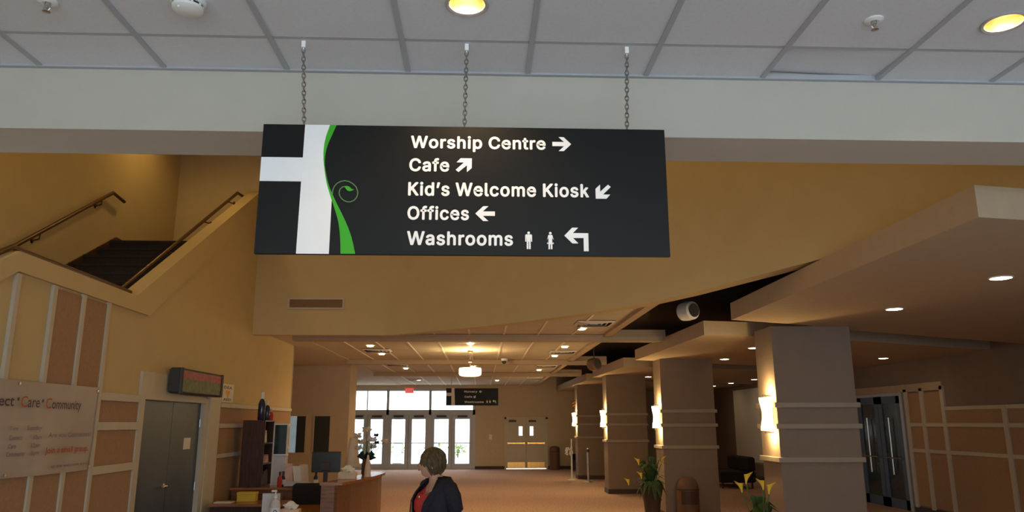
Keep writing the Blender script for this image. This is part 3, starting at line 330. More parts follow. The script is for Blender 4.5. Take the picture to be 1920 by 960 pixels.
# staircase behind the left wall
struct('wall_stair', MB().box(-5.3, -5.1, 3.92, 12.3, 0, 6.6), 'gold')
st = thing('staircase', 'dark brown carpeted flight of stairs behind the left wall', 'staircase', (-4.48, 10.2, 0))
for k in range(13):
    z = 4.24 - 0.17 * k; y = -0.31 * k
    MB().box(-0.6, 0.6, y, (2.08 if k == 0 else y + 0.34), z - 0.22, z).build('step', 'brown', st)
    if k < 10: MB().box(-0.6, 0.6, y - 0.012, y + 0.02, z - 0.03, z + 0.004).build('nosing', 'brown', st)
MB().prism([(-3.9, 2.10), (0.0, 4.24), (0.16, 4.33), (0.34, 4.33), (0.34, 4.24), (0.05, 4.0), (-3.9, 1.85)], 'x', -0.615, -0.595).build('skirt_board', 'rail', st)
MB().prism([(-3.9, 1.9), (2.1, 4.02), (2.1, 3.8), (-3.9, 1.6)], 'x', -0.6, 0.6).build('soffit', 'gold', st)
def rail(label, pts, wallx, inward, brackets):
    h = thing('handrail', label, 'handrail', pts[0])
    o = Vector(pts[0]); q = [tuple(Vector(p) - o) for p in pts]
    MB().tube(q, 0.024, 10).build('rail', 'rail', h, True)
    for (y, z) in brackets:
        MB().tube([(0, y - o.y, z - o.z - 0.02), (0, y - o.y, z - o.z - 0.08), (wallx - o.x, y - o.y, z - o.z - 0.1)], 0.011, 8).lathe([(0.032, 0), (0.032, 0.014)], (wallx - o.x - (0.014 if inward < 0 else 0), y - o.y, z - o.z - 0.1), 12, axis='x').build('bracket', 'rail', h)
ln = lambda a, b, y: a[1] + (b[1] - a[1]) * (y - a[0]) / (b[0] - a[0])
A, B = (6.6, 2.75), (10.02, 4.87)
rail('brown handrail mounted on the yellow wall above the dark stairs', [(-5.02, 6.6, 2.75), (-5.02, 10.02, 4.87), (-5.02, 10.35, 4.84)], -5.1, -1, [(y, ln(A, B, y)) for y in (7.2, 8.5, 9.75)])
A, B = (8.2, 3.23), (11.75, 5.46)
rail('brown handrail rising along the sloping parapet towards the black sign', [(-3.93, 8.2, 3.20), (-3.93, 11.75, 5.42), (-3.93, 12.05, 5.45)], -3.86, 1, [(y, ln(A, B, y)) for y in (9.4, 10.5, 11.4)])
rail('level brown handrail along the lower parapet at the left edge', [(-3.74, 5.2, 2.75), (-3.74, 5.99, 3.175), (-3.74, 8.06, 3.165), (-3.86, 8.2, 3.21)], -3.78, 1, [(6.5, 3.16), (7.6, 3.16)])

# tall stair hall: back wall, curved wall, ceiling
C = [(-5.3, 12.3), (-1.62, 12.3), (-1.45, 12.27), (-0.75, 11.75), (0.0, 11.13), (0.55, 10.62), (1.07, 10.08), (1.5, 9.58), (1.95, 9.02), (2.35, 8.45), (2.68, 7.9), (2.95, 7.3), (3.15, 6.72), (3.34, 6.1), (3.5, 5.45), (3.64, 4.7), (3.74, 3.95)]
def arc_wall(z0, z1, t):
    mb = MB(); n = len(C); F = [Vector(p) for p in C]; Bk = []
    for i in range(n):
        d = (F[min(i + 1, n - 1)] - F[max(i - 1, 0)]).normalized(); Bk.append(F[i] + Vector((-d.y, d.x)) * t)
    zb = lambda i: z0 + {8: 0.01, 9: 0.04, 10: 0.075, 11: 0.09, 12: 0.085, 13: 0.06}.get(i, 0.0)          # the lower edge sweeps up where it passes over the canopy
    R = [[(F[i].x, F[i].y, zb(i)), (F[i].x, F[i].y, z1), (Bk[i].x, Bk[i].y, z1), (Bk[i].x, Bk[i].y, zb(i))] for i in range(n)]
    return mb.rings(R, True, True)
wc = struct('wall_curved', arc_wall(3.2, 6.6, 0.18), 'gold', True)
struct('ceiling_stair_hall', MB().box(-5.3, 5.0, 3.92, 12.6, 6.5, 6.6), 'gold')
g = thing('air_grille', 'long narrow air vent grille on the yellow wall below the sign', 'vent', (-2.7, 12.3, 3.62))
MB().box(-0.46, 0.46, -0.016, 0, 0.16, 0.185).box(-0.46, 0.46, -0.016, 0, 0.0, 0.025).box(-0.46, -0.43, -0.016, 0, 0.025, 0.16).box(0.43, 0.46, -0.016, 0, 0.025, 0.16).build('frame', 'cream', g)
MB().box(-0.43, 0.43, -0.003, 0, 0.02, 0.165).build('backing', 'dark', g)
for i in range(8): MB().prism([(-0.012, 0.028 + 0.017 * i), (-0.003, 0.038 + 0.017 * i), (-0.003, 0.041 + 0.017 * i), (-0.012, 0.031 + 0.017 * i)], 'x', -0.43, 0.43).build('louvre', 'tan', g)

# hall: ceiling bays with tiles, beams, dark slot above the canopies
hc = struct('ceiling_hall', MB().box(-9, -3.2, 12.42, 31.0, ZH, ZH + 0.1).prism([(-3.2, 12.42)] + [(x + 0.08, y + 0.10) for x, y in C[1:9]] + [(2.2, 8.85), (2.2, 31.0), (-3.2, 31.0)], 'z', ZH + 0.05, ZH + 0.1), 'htile')
struct('ceiling_slot', MB().prism([(x + 0.09, y + 0.06) for x, y in C[9:]] + [(9.2, 3.95), (9.2, 31.2), (2.2, 31.2), (2.2, 8.8)], 'z', 4.1, 4.2), 'dark')  # near-black colour stands in for the unlit recess above
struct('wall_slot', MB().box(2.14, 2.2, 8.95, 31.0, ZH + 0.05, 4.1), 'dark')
def front_y(x):      # where the curved wall stands at a given x
    for i in range(len(C) - 1):
        if C[i][0] <= x <= C[i + 1][0]: return C[i][1] + (C[i + 1][1] - C[i][1]) * (x - C[i][0]) / (C[i + 1][0] - C[i][0])
    return 12.3
bays = [(8.6, 13.1), (13.35, 18.5), (18.75, 23.2), (23.45, 30.9)]
for b, (ya, yb) in enumerate(bays):
    for k in range(9):
        xa = -3.2 + 0.6 * k; n = max(1, round((yb - ya) / 1.22)); d = (yb - ya) / n
        fy = max(front_y(xa + 0.01), front_y(xa + 0.59)) + 0.15 if b == 0 else 0
        if b == 0: n = max(1, int((yb - fy) / 0.5)); d = (yb - fy) / n
        for j in range(n):
            key = ('h', round(d, 3))
            if key not in tme: tme[key] = tile_mb(0.585, d - 0.015, 0.008, 0.02).mesh('ceiling_tile', 'htile')
            link('ceiling_tile', tme[key], hc, loc=(xa + 0.008, (fy if b == 0 else ya) + d * j + 0.008, ZH + 0.012))
    for k in range(1, 9):
        xa = -3.2 + 0.6 * k; y0 = max(ya, front_y(xa) + 0.2) if b == 0 else ya
        MB().box(xa - 0.016, xa + 0.016, y0, yb, ZH, ZH + 0.05).build('tee_bar', 'htee', hc)
    MB().box(2.14, 2.26, max(ya, 9.3) if b == 0 else ya, yb, ZH - 0.03, ZH + 0.06).build('edge_trim', 'canopy', hc)
for i, y in enumerate((13.1, 18.5, 23.2)):
    MB().box(-3.25, 3.25 if i == 0 else 3.1, y, y + 0.25, ZH - 0.1, ZH + 0.1).box(-3.25, 3.25 if i == 0 else 3.1, y - 0.03, y, ZH - 0.03, ZH + 0.0).build('beam', 'canopy', hc)

# canopies over the columns
def canopy(label, near, far, z=3.05, t=0.21):
    poly = near + list(reversed(far)); o = struct('ceiling_canopy', MB().prism(poly, 'z', z, z + t), 'canopy', label=label); return o
canopy('nearest dropped ceiling canopy at upper right', [(3.1, 4.4), (4.4, 4.62), (6.5, 5.2), (9.0, 6.0)], [(3.12, 9.2), (4.16, 9.62), (5.12, 10.2), (9.0, 12.0)])
canopy('second dropped ceiling canopy behind the nearest column', [(3.26, 10.83), (4.4, 11.05), (5.73, 11.49), (9.0, 12.95)], [(3.16, 15.35), (4.2, 15.75), (5.2, 16.3), (9.0, 18.0)])
canopy('third dropped ceiling canopy', [(3.27, 17.2), (4.4, 17.42), (5.73, 17.85), (9.0, 19.3)], [(3.16, 21.3), (4.2, 21.7), (5.2, 22.3), (9.0, 25.2)])
canopy('farthest dropped ceiling canopy', [(3.2, 22.9), (5.73, 23.8), (9.0, 25.95)], [(3.1, 30.9), (5.2, 30.9), (9.0, 30.9)])

# columns
def column(x, y, label):
    w, d = 1.06, 0.62
    c = thing('column', label, 'column', (x, y, 0), 0, 'columns along the right side')
    MB().box(0, w, 0, d, 0, 3.05).build('shaft', 'taupe', c)
    for z in (2.02, 1.75, 1.33): MB().bbox(-0.035, w + 0.035, -0.035, d + 0.035, z - 0.03, z + 0.035, 0.006).build('trim_band', 'taupe2', c)
    MB().box(-0.015, w + 0.015, -0.015, d + 0.015, 0, 0.12).build('base', 'skirt', c)
    s = thing('wall_sconce', 'glowing sconce on the ' + label.split(' taupe')[0] + ' column', 'sconce', (x + 0.0, y + 0.17, 1.7), 0, 'column sconces')
    h = 0.42
    pr = [(0.082 * (1 + 0.16 * math.cos(2 * PI * i / 14)), h * i / 14) for i in range(15)]
    R = []
    for r, z in pr: R.append([(-0.06 - r * math.cos(a), r * 1.35 * math.sin(a), z) for a in [(-PI * 0.52 + PI * 1.04 * j / 12) for j in range(13)]])
    MB().rings(R, False, False, False).build('glass_shade', 'sconce', s, True)
    MB().box(-0.02, 0, -0.06, 0.06, 0.1, 0.32).build('back_plate', 'metal', s)
    for z in (-0.035, h + 0.02): MB().box(-0.11, 0, -0.012, 0.012, z, z + 0.016).box(-0.11, -0.09, -0.03, 0.03, z - 0.004, z + 0.02).box(-0.068, -0.06, -0.01, 0.01, min(z, 0.0), max(z, h)).build('bracket', 'greydk', s)
    point(s, (-0.085, 0, 0.47), 26, (1, 0.66, 0.26), 0.02); point(s, (-0.085, 0, -0.05), 26, (1, 0.66, 0.26), 0.02)
    return c
column(3.85, 9.8, 'nearest taupe column with three trim bands')
column(3.58, 15.0, 'second taupe column beside the rounded brown bin')
column(3.35, 20.2, 'third taupe column left of the second')
column(3.22, 25.4, 'farthest taupe column towards the white doors')

# right wall with battens, panels and double doors
wr = struct('wall_right', MB().box(XR, XR + 0.2, 3.9, 31.2, 0, 4.2), 'taupe')
k = XR / 7.45
def ry(y): return y * k
RT = (2.06, 1.75, 1.235)
dl, dr = 15.9, 17.95
s1, s2, s3 = 15.78, 15.2, 14.5
for y, zt in ((s1, 2.48), (s2, 2.48), (s3, 2.50), (12.78, 2.09), (11.2, 2.09)): MB().bbox(XR - 0.04, XR, y - 0.055, y + 0.055, 0.1, zt, 0.004).build('batten', 'cream', wr)
MB().bbox(XR - 0.04, XR, 14.46, 19.0, 2.42, 2.58, 0.004).build('header_trim', 'canopy', wr)
for z in RT[1:]: MB().bbox(XR - 0.033, XR, 10.0, s1, z - 0.035, z + 0.035, 0.004).build('rail_trim', 'cream', wr)
MB().bbox(XR - 0.033, XR, 10.0, s3, RT[0] - 0.035, RT[0] + 0.035, 0.004).build('rail_trim', 'cream', wr)
for ya, yb in ((s2 + 0.055, s1 - 0.055), (s3 + 0.055, s2 - 0.055), (12.835, s3 - 0.055), (11.255, 12.725)):
    zz = [0.12, RT[2], RT[1], (2.42 if ya > 14.4 else RT[0])]
    for a, b in zip(zz, zz[1:]): MB().bbox(XR - 0.012, XR, ya, yb, a + 0.03, b - 0.03, 0.004).build('fabric_panel', 'tan', wr)
struct('baseboard_right', MB().box(XR - 0.02, XR, 4.0, dl, 0, 0.12).box(XR - 0.02, XR, dr, 31, 0, 0.12), 'skirt')
d9 = struct('door_2', MB().box(XR - 0.05, XR, dl, dl + 0.1, 0, 2.36).box(XR - 0.05, XR, dr - 0.1, dr, 0, 2.36).box(XR - 0.05, XR, dl, dr, 2.36, 2.42), 'alu')
for ya, yb in ((dl + 0.1, (dl + dr) / 2 - 0.01), ((dl + dr) / 2 + 0.01, dr - 0.1)):
    lf = MB().box(XR - 0.04, XR - 0.005, ya, ya + 0.16, 0, 2.36).box(XR - 0.04, XR - 0.005, yb - 0.16, yb, 0, 2.36).box(XR - 0.04, XR - 0.005, ya, yb, 0, 0.2).box(XR - 0.04, XR - 0.005, ya, yb, 2.2, 2.36).build('door_leaf', 'doorblue', d9)
    MB().box(XR - 0.02, XR - 0.012, ya + 0.16, yb - 0.16, 0.2, 2.2).build('pane', 'winblue', lf)
    MB().tube([(XR - 0.09, ya + 0.1, 1.05), (XR - 0.09, yb - 0.1, 1.05)], 0.016).build('push_bar', 'metal', lf)
    MB().tube([(XR - 0.08, (ya + yb) / 2, 0.7), (XR - 0.08, (ya + yb) / 2, 1.9)], 0.018).build('pull_handle', 'metal', lf)
wb = thing('wall_board', 'large pale board on the far right wall between two columns', 'board', (XR - 0.03, 25.4, 0.5))
MB().bbox(-0.02, 0.03, -1.3, 1.3, 0, 2.4, 0.006).build('board', 'board', wb); MB().box(-0.09, -0.02, -1.3, 1.3, 0.02, 0.05).build('tray', 'metal', wb)
bench = thing('bench_seat', 'black upholstered bench standing by the far right wall', 'bench', (7.2, 22.4, 0))
MB().bbox(-0.5, 0.5, -0.9, 0.9, 0.16, 0.46, 0.04).build('seat', 'sofa', bench); MB().bbox(0.3, 0.5, -0.9, 0.9, 0.46, 0.85, 0.04).build('backrest', 'sofa', bench)
for sx in (-0.42, 0.42):
    for sy in (-0.8, 0.8): MB().lathe([(0.025, 0), (0.03, 0.16)], (sx, sy, 0), 10).build('leg', 'wooddark', bench)

# recess on the left with office windows, far wall
struct('wall_recess_side', MB().box(-9.1, -8.9, 15.0, 20.5, 0, ZH), 'hallwall'); struct('wall_recess_front', MB().box(-9.0, -4.0, 15.08, 15.16, 0, ZH), 'hallwall')
wrc = struct('wall_recess', MB().box(-9.0, -3.45, 20.3, 20.5, 0, ZH).box(-3.6, -3.45, 20.5, 21.4, 0, ZH), 'hallwall')
for n, (xa, xb) in enumerate(((-5.2, -4.55), (-4.32, -3.92))):
    w = struct('window_%d' % (n + 2), MB().box(xa - 0.04, xb + 0.04, 20.27, 20.3, 1.02, 1.06).box(xa - 0.04, xb + 0.04, 20.27, 20.3, 1.98, 2.02).box(xa - 0.04, xa, 20.27, 20.3, 1.06, 1.98).box(xb, xb + 0.04, 20.27, 20.3, 1.06, 1.98), 'hallwall')
    MB().box(xa, xb, 20.285, 20.295, 1.06, 1.98).build('pane', 'winblue', w)
    if n == 0: MB().box(xa + 0.05, xa + 0.42, 20.278, 20.284, 1.06, 1.98).build('blind', 'blind', w)  # its own glow imitates a lit office
struct('wall_left_far', MB().box(-5.6, -5.4, 20.5, 31.2, 0, ZH), 'hallwall')
struct('wall_far', MB().box(-0.2, 9.2, YF, YF + 0.2, 2.02, 4.2).box(-0.2, 0.98, YF, YF + 0.2, 0, 2.02).box(2.72, 9.2, YF, YF + 0.2, 0, 2.02).box(-9.0, -5.35, YF, YF + 0.2, 0, ZH).box(-5.35, -0.2, YF, YF + 0.2, 3.17, 4.2), 'hallwall')
struct('wall_far_side', MB().box(4.6, 4.8, 27.5, YF, 0, 3.05), 'hallwall')
struct('baseboard_far', MB().box(-0.2, 0.98, YF - 0.02, YF, 0, 0.12).box(2.72, 9.0, YF - 0.02, YF, 0, 0.12), 'skirt')
# glazed entrance
wf = struct('window_4', MB().box(-5.35, -0.2, YF, YF + 0.14, 2.12, 2.32).box(-5.35, -0.2, YF, YF + 0.14, 3.07, 3.17), 'alu')
for x in (-5.32, -3.72, -2.02, -0.25): MB().box(x - 0.05, x + 0.05, YF, YF + 0.14, 0, 3.1).build('mullion', 'alu', wf)
MB().box(-4.57, -4.53, YF + 0.02, YF + 0.12, 2.32, 3.07).build('mullion', 'alu', wf)
for a, b in ((-5.27, -4.57), (-4.53, -3.77), (-3.67, -2.07), (-1.97, -0.3)): MB().box(a, b, YF + 0.06, YF + 0.07, 2.32, 3.07).build('pane', 'glass', wf)
dn = 3
for a, b in ((-5.27, -3.77), (-3.67, -2.07), (-1.97, -0.3)):
    m = (a + b) / 2
    MB().box(m - 0.02, m + 0.02, YF + 0.09, YF + 0.1, 0.02, 2.12).build('astragal', 'alu', wf)
    MB().box(a - 0.06, b + 0.06, YF, YF + 0.14, 0.0, 0.02).build('threshold', 'alu', wf)
    for xa, xb in ((a, m - 0.008), (m + 0.008, b)):
        dd = struct('door_%d' % dn, MB().box(xa, xa + 0.13, YF + 0.03, YF + 0.09, 0.02, 2.12).box(xb - 0.13, xb, YF + 0.03, YF + 0.09, 0.02, 2.12).box(xa + 0.13, xb - 0.13, YF + 0.03, YF + 0.09, 0.02, 0.22).box(xa + 0.13, xb - 0.13, YF + 0.03, YF + 0.09, 1.95, 2.12), 'alu'); dn += 1
        MB().box(xa + 0.13, xb - 0.13, YF + 0.055, YF + 0.065, 0.22, 1.95).build('pane', 'glass', dd)
        MB().tube([(xa + 0.08, YF - 0.02, 1.02), (xb - 0.08, YF - 0.02, 1.02)], 0.018).box(xa + 0.07, xa + 0.11, YF - 0.03, YF + 0.03, 1.0, 1.04).box(xb - 0.11, xb - 0.07, YF - 0.03, YF + 0.03, 1.0, 1.04).build('push_bar', 'alu', dd)
        MB().box((xa + xb) / 2 - 0.2, (xa + xb) / 2 + 0.2, YF - 0.03, YF + 0.03, 2.03, 2.10).build('door_closer', 'greydk', dd)
ex = thing('exit_sign', 'small red exit sign above the glass entrance doors', 'exit sign', (-2.87, YF - 0.08, 2.98))
MB().bbox(-0.17, 0.17, 0, 0.07, 0, 0.2, 0.01).build('housing', 'exitred', ex); text_mb('EXIT', -0.12, 0.12, 0.05, 0.1, -0.003).build('lettering', 'signwhite', ex)
# white double doors in the far wall
dw = struct('door_%d' % dn, MB().box(1.83, 1.87, YF + 0.05, YF + 0.06, 0.035, 1.95).box(0.98, 1.05, YF - 0.03, YF + 0.1, 0, 2.02).box(2.65, 2.72, YF - 0.03, YF + 0.1, 0, 2.02).box(0.98, 2.72, YF - 0.03, YF + 0.1, 1.95, 2.02), 'cream')
for i, (xa, xb) in enumerate(((1.05, 1.846), (1.854, 2.65))):
    wx = (1.56, 1.70) if i == 0 else (2.0, 2.14)
    lf = MB().box(xa, wx[0], YF, YF + 0.05, 0.035, 1.955).box(wx[1], xb, YF, YF + 0.05, 0.035, 1.955).box(wx[0], wx[1], YF, YF + 0.05, 0.035, 1.30).box(wx[0], wx[1], YF, YF + 0.05, 1.66, 1.955).build('door_leaf', 'cream', dw)
    MB().box(wx[0], wx[1], YF + 0.02, YF + 0.03, 1.30, 1.66).build('pane', 'glass', lf)
    MB().box(xa + 0.05, xb - 0.05, YF - 0.006, YF, 0.05, 0.27).build('kick_plate', 'brass', lf)
    MB().box(xa + 0.05, xb - 0.05, YF - 0.05, YF - 0.02, 0.98, 1.03).box(xa + 0.05, xa + 0.1, YF - 0.03, YF, 0.97, 1.04).box(xb - 0.1, xb - 0.05, YF - 0.03, YF, 0.97, 1.04).build('panic_bar', 'brass', lf)
    MB().box(xa + 0.1, xa + 0.4, YF - 0.05, YF, 1.83, 1.91).build('door_closer', 'bin', lf)
# outdoors beyond the glass
struct('ground_outside', MB().box(-14, 10, 31.3, 60, -0.25, -0.02), 'paving')
for i, x in enumerate((-5.0, -3.3, -1.62)):
    ox = thing('outdoor_post', ('leftmost', 'middle', 'rightmost')[i] + ' pale blue post outside the glass entrance', 'post', (x - 0.5, 36.0, 0), 0, 'posts outside the entrance')
    MB().box(-0.17, 0.17, -0.17, 0.17, 0, 2.25).build('shaft', 'bluecol', ox); MB().bbox(-0.24, 0.24, -0.24, 0.24, 0, 0.25, 0.02).build('plinth', 'paving', ox)
for i, (x, y, s) in enumerate(((-4.6, 44, 1.0), (-1.2, 42, 0.8), (-2.8, 46, 0.9), (0.4, 43, 0.9))):
    b = thing('shrub', ('first', 'third', 'second', 'fourth')[i] + ' yellow-green shrub from the left outside the glass entrance', 'shrub', (x, y, 0), 0, 'shrubs outside')
    mb = MB()
    for q in range(70):
        a = random.uniform(0, 2 * PI); r = random.uniform(0, 0.75) * s; z = random.uniform(0.15, 0.8) * s
        p = Vector((r * math.cos(a), r * math.sin(a), z)); u = Vector((random.uniform(-1, 1), random.uniform(-1, 1), random.uniform(-0.4, 1))).normalized() * 0.16; w = u.cross(Vector((0.3, 0.5, 1))).normalized() * 0.06
        mb.add([p - u, p + w, p + u, p - w], [(0, 1, 2, 3)])
    mb.build('foliage', 'bark', b); MB().tube([(0, 0, -0.02), (0.02, 0, 0.5 * s)], 0.03).build('stem', 'wooddark', b)

# ================================================================== LAMPS
for i, ((lx, ly), lab) in enumerate(near_lights.items()):
    t = thing('downlight', lab, 'downlight', (lx, ly, ZC + 0.002), 0, 'recessed downlights of the entry')
    MB().lathe([(0.076, 0.003), (0.092, 0.0), (0.094, -0.006), (0.088, -0.009), (0.077, -0.004), (0.076, 0.003)], n=40, capa=False, capb=False).build('trim_ring', 'steelring', t, True)
    MB().lathe([(0.076, 0.0), (0.072, 0.03), (0.062, 0.07), (0.045, 0.10)], n=40, capa=False, capb=False).build('reflector', 'gold_reflector', t, True)
    MB().lathe([(0.045, 0.10), (0.040, 0.085), (0.022, 0.075), (0.001, 0.073)], n=24, capb=True).build('lamp', 'lamp', t, True)
    spot(t, (0, 0, 0.06), P_NEAR, (1, 0.66, 0.32), 2.3, 0.9, 0.03)
def downlight(x, y, z, label, group, power, r=0.085):
    t = thing('downlight', label, 'downlight', (x, y, z), 0, group)
    MB().lathe([(r * 0.86, 0), (r, 0), (r, -0.006), (r * 0.86, -0.010), (r * 0.86, 0)], n=24, capa=False, capb=False).build('trim_ring', 'white', t, True)
    MB().lathe([(r * 0.86, -0.004), (r * 0.6, -0.014), (r * 0.05, -0.018)], n=24).build('lens', 'lamp', t, True)
    if power: spot(t, (0, 0, -0.04), power, (1, 0.66, 0.30), 2.7, 0.9, 0.05)
    return t
for i, (x, y, lab) in enumerate(((4.59, 6.34, 'near downlight in the nearest canopy at the right edge'), (4.65, 8.2, 'second downlight in the nearest canopy, left of the first'), (8.0, 14.7, 'downlight in the second canopy above the dark glass double doors'),
        (4.66, 12.7, 'downlight in the second canopy just left of the nearest column'), (4.9, 15.0, 'downlight in the second canopy right of the second column'), (4.65, 20.9, 'downlight in the third canopy, right of a close pair'), (4.6, 22.0, 'downlight in the third canopy, left of a close pair'),
        (8.1, 22.2, 'right one of three small downlights in a row above the pale board'), (8.1, 26.2, 'left one of three small downlights in a row above the pale board'), (8.1, 24.3, 'middle one of three small downlights in a row above the pale board'))):
    if i == 6: y = 21.3; x = 4.2
    downlight(x, y, 3.05, lab, 'canopy downlights', P_DOWN if x < 6 else P_DOWN * 0.3, 0.1)
for i, (x, y) in enumerate(((-2.2, 15.1), (-2.2, 16.9), (-0.2, 14.6), (1.65, 12.2), (1.7, 17.3), (1.7, 15.2), (-2.1, 21.4), (1.7, 22.0), (-0.2, 20.6), (-2.2, 27.2), (0.6, 27.5))):
    lab = 'small downlight in the tiled hall ceiling ' + ('left of the pendant, near one', 'left of the pendant, far one', 'just in front of the drum pendant', 'near the curved wall at right', 'right of the ceiling camera, far one', 'right of the drum pendant', 'behind the left ceiling diffusers', 'behind the right ceiling diffusers', 'behind the drum pendant', 'over the glass entrance', 'over the second hanging sign')[i]
    downlight(x, y, ZH, lab, 'hall ceiling downlights', 48.0, 0.075)
# downlights high in the stair hall
for i, (x, y) in enumerate(((-4.3, 6.4), (-4.3, 10.6), (-1.6, 9.6), (-2.4, 6.4), (0.6, 7.6), (2.2, 5.4))):
    t = downlight(x, y, 6.5, 'downlight in the high stair hall ceiling ' + ('over the foot of the stairs', 'over the top of the stairs', 'in front of the air vent grille', 'over the blue door wall, nearest the bulkhead', 'behind the middle of the black sign', 'above the near end of the curved wall')[i], 'stair hall downlights', 0, 0.12)
    spot(t, (0, 0, -0.05), P_ATR, LAMP, 2.9, 0.6, 0.1)
# drum pendant
pd = thing('pendant_lamp', 'glowing white drum pendant lamp hanging from the hall ceiling', 'pendant lamp', (-0.22, 16.0, 2.76))
MB().lathe([(0.02, 0.0), (0.17, 0.002), (0.22, 0.02), (0.235, 0.05), (0.235, 0.14), (0.225, 0.17), (0.02, 0.172)], n=36).build('shade', 'pendant', pd, True)
MB().tube([(0, 0, 0.17), (0, 0, 0.53)], 0.008).build('rod', 'metal', pd); MB().lathe([(0.06, 0.50), (0.06, 0.535), (0.02, 0.49)], n=20).build('ceiling_rose', 'brass', pd, True); MB().lathe([(0.045, 0.29), (0.045, 0.305)], n=16).build('hub', 'brass', pd)
point(pd, (0, 0, 0.30), 75, (1, 0.70, 0.32), 0.06)

# ceiling fittings
def diffuser(x, y, label):
    t = thing('ceiling_diffuser', label, 'vent', (x, y, ZH + 0.01), 0, 'ceiling air diffusers of the hall')
    R = 0.29
    MB().box(-R, R, -R, R, -0.005, 0.002).build('backing', 'gasket', t)
    for q, r in enumerate((0.29, 0.22, 0.15, 0.08)):
        mb = MB(); a = r; b = r - 0.045; z0, z1 = -0.006, -0.03
        o = [(-a, -a, z0), (a, -a, z0), (a, a, z0), (-a, a, z0)]; n = [(-b, -b, z1), (b, -b, z1), (b, b, z1), (-b, b, z1)]
        mb.rings([o, n], False, False); mb.build('cone', 'white', t)
for i, (x, y) in enumerate(((-2.18, 16.0), (-2.2, 20.0), (-2.25, 24.2), (-2.3, 27.0), (1.75, 11.5), (1.78, 16.3), (1.78, 20.4), (1.85, 26.0))):
    diffuser(x, y, 'square ceiling air diffuser, %s of the %s row' % (('nearest', 'second', 'third', 'farthest')[i % 4], 'left' if i < 4 else 'right'))
dc = thing('dome_camera', 'small dark dome camera on the hall ceiling right of the pendant', 'camera', (0.56, 18.0, ZH))
MB().lathe([(0.08, 0.0), (0.08, -0.05), (0.06, -0.06)], n=20).build('base', 'white', dc, True); MB().lathe([(0.055, -0.055), (0.05, -0.10), (0.03, -0.125), (0.002, -0.135)], n=20).build('dome', 'greydk', dc, True)
sm = thing('smoke_detector', 'round white smoke detector on the ceiling above left of the sign', 'smoke detector', (-1.25, 2.93, ZC))
MB().lathe([(0.072, 0.004), (0.072, -0.012), (0.066, -0.02)], n=36).build('base', 'white', sm, True)
MB().lathe([(0.058, -0.02), (0.058, -0.032)], n=36).build('slot_ring', 'gasket', sm)
for q in range(10):
    a = 2 * PI * q / 10; MB().box(-0.004, 0.004, 0.054, 0.0625, -0.034, -0.018).build('slot_rib', 'white', sm).rotation_euler = (0, 0, a)
MB().lathe([(0.064, -0.031), (0.062, -0.042), (0.045, -0.052), (0.002, -0.055)], n=36).build('cap', 'white', sm, True)
MB().ell((-0.02, -0.045, -0.052), 0.005, 0.005, 0.004, 10, 6).build('indicator', 'signwhite', sm)
for x, y, lab in ((-1.85, 2.96, 'sprinkler head in the white ceiling at the top left corner'), (1.74, 2.97, 'sprinkler head in the white ceiling right of the sign')):
    s = thing('sprinkler_head', lab, 'sprinkler', (x, y, ZC), 0, 'ceiling sprinklers')
    MB().lathe([(0.04, 0.002), (0.04, -0.004), (0.022, -0.010), (0.012, -0.006)], n=24).build('escutcheon', 'white', s, True)
    MB().lathe([(0.011, -0.004), (0.011, -0.02), (0.006, -0.024), (0.006, -0.03)], n=12).build('body', 'metal', s)
    MB().tube([(0.009, 0, -0.02), (0.014, 0, -0.03), (0.004, 0, -0.045)], 0.0022, 6).tube([(-0.009, 0, -0.02), (-0.014, 0, -0.03), (-0.004, 0, -0.045)], 0.0022, 6).build('frame_arm', 'metal', s)
    MB().lathe([(0.016, -0.045), (0.017, -0.047), (0.004, -0.049)], n=16).build('deflector', 'metal', s)
def speaker(x, y, z, mt, label):
    t = thing('ceiling_speaker', label, 'speaker', (x, y, z), 0.5, 'speakers above the canopies')
    MB().lathe([(0.09, -0.12), (0.13, -0.10), (0.14, 0.0), (0.13, 0.10), (0.08, 0.13)], n=20, axis='y').build('body', mt, t, True)
    MB().lathe([(0.10, -0.125), (0.10, -0.122)], n=20, axis='y').build('grille', 'greydk', t)
    MB().tube([(0, 0, 0.13), (0, 0, 4.1 - z)], 0.012).build('stem', 'greydk', t)
speaker(3.0, 10.7, 3.38, 'white', 'round white speaker hanging in the dark slot above the canopies')
speaker(2.5, 16.6, 3.06, 'bin', 'dark speaker hanging at the end of the ceiling beam')

# ================================================================== THE HANGING SIGN
sg = thing('hanging_sign', 'large black hanging sign with white cross, green vine and directions', 'sign', (-0.08, 3.25, 2.828))
MB().bbox(-0.915, 0.925, 0.0, 0.02, -0.303, 0.302, 0.001).build('panel', 'signblack', sg)
E_ = -0.0015
def flat(poly, name, m, y=E_): return MB().prism(poly, 'y', y, -0.0001).build(name, m, sg)
VL = [(-0.615, 0.301), (-0.630, 0.248), (-0.636, 0.21), (-0.638, 0.173), (-0.636, 0.136), (-0.631, 0.099), (-0.624, 0.058), (-0.615, 0.018), (-0.603, -0.018), (-0.590, -0.054), (-0.576, -0.093), (-0.562, -0.133), (-0.553, -0.168), (-0.547, -0.204), (-0.542, -0.25), (-0.539, -0.302)]
VR = [(-0.585, 0.301), (-0.597, 0.27), (-0.605, 0.248), (-0.616, 0.22), (-0.625, 0.188), (-0.629, 0.16), (-0.6305, 0.129), (-0.628, 0.10), (-0.623, 0.077), (-0.616, 0.047), (-0.608, 0.018), (-0.599, -0.005), (-0.588, -0.028), (-0.565, -0.075), (-0.545, -0.112), (-0.527, -0.147), (-0.511, -0.182), (-0.497, -0.218), (-0.486, -0.256), (-0.475, -0.302)]
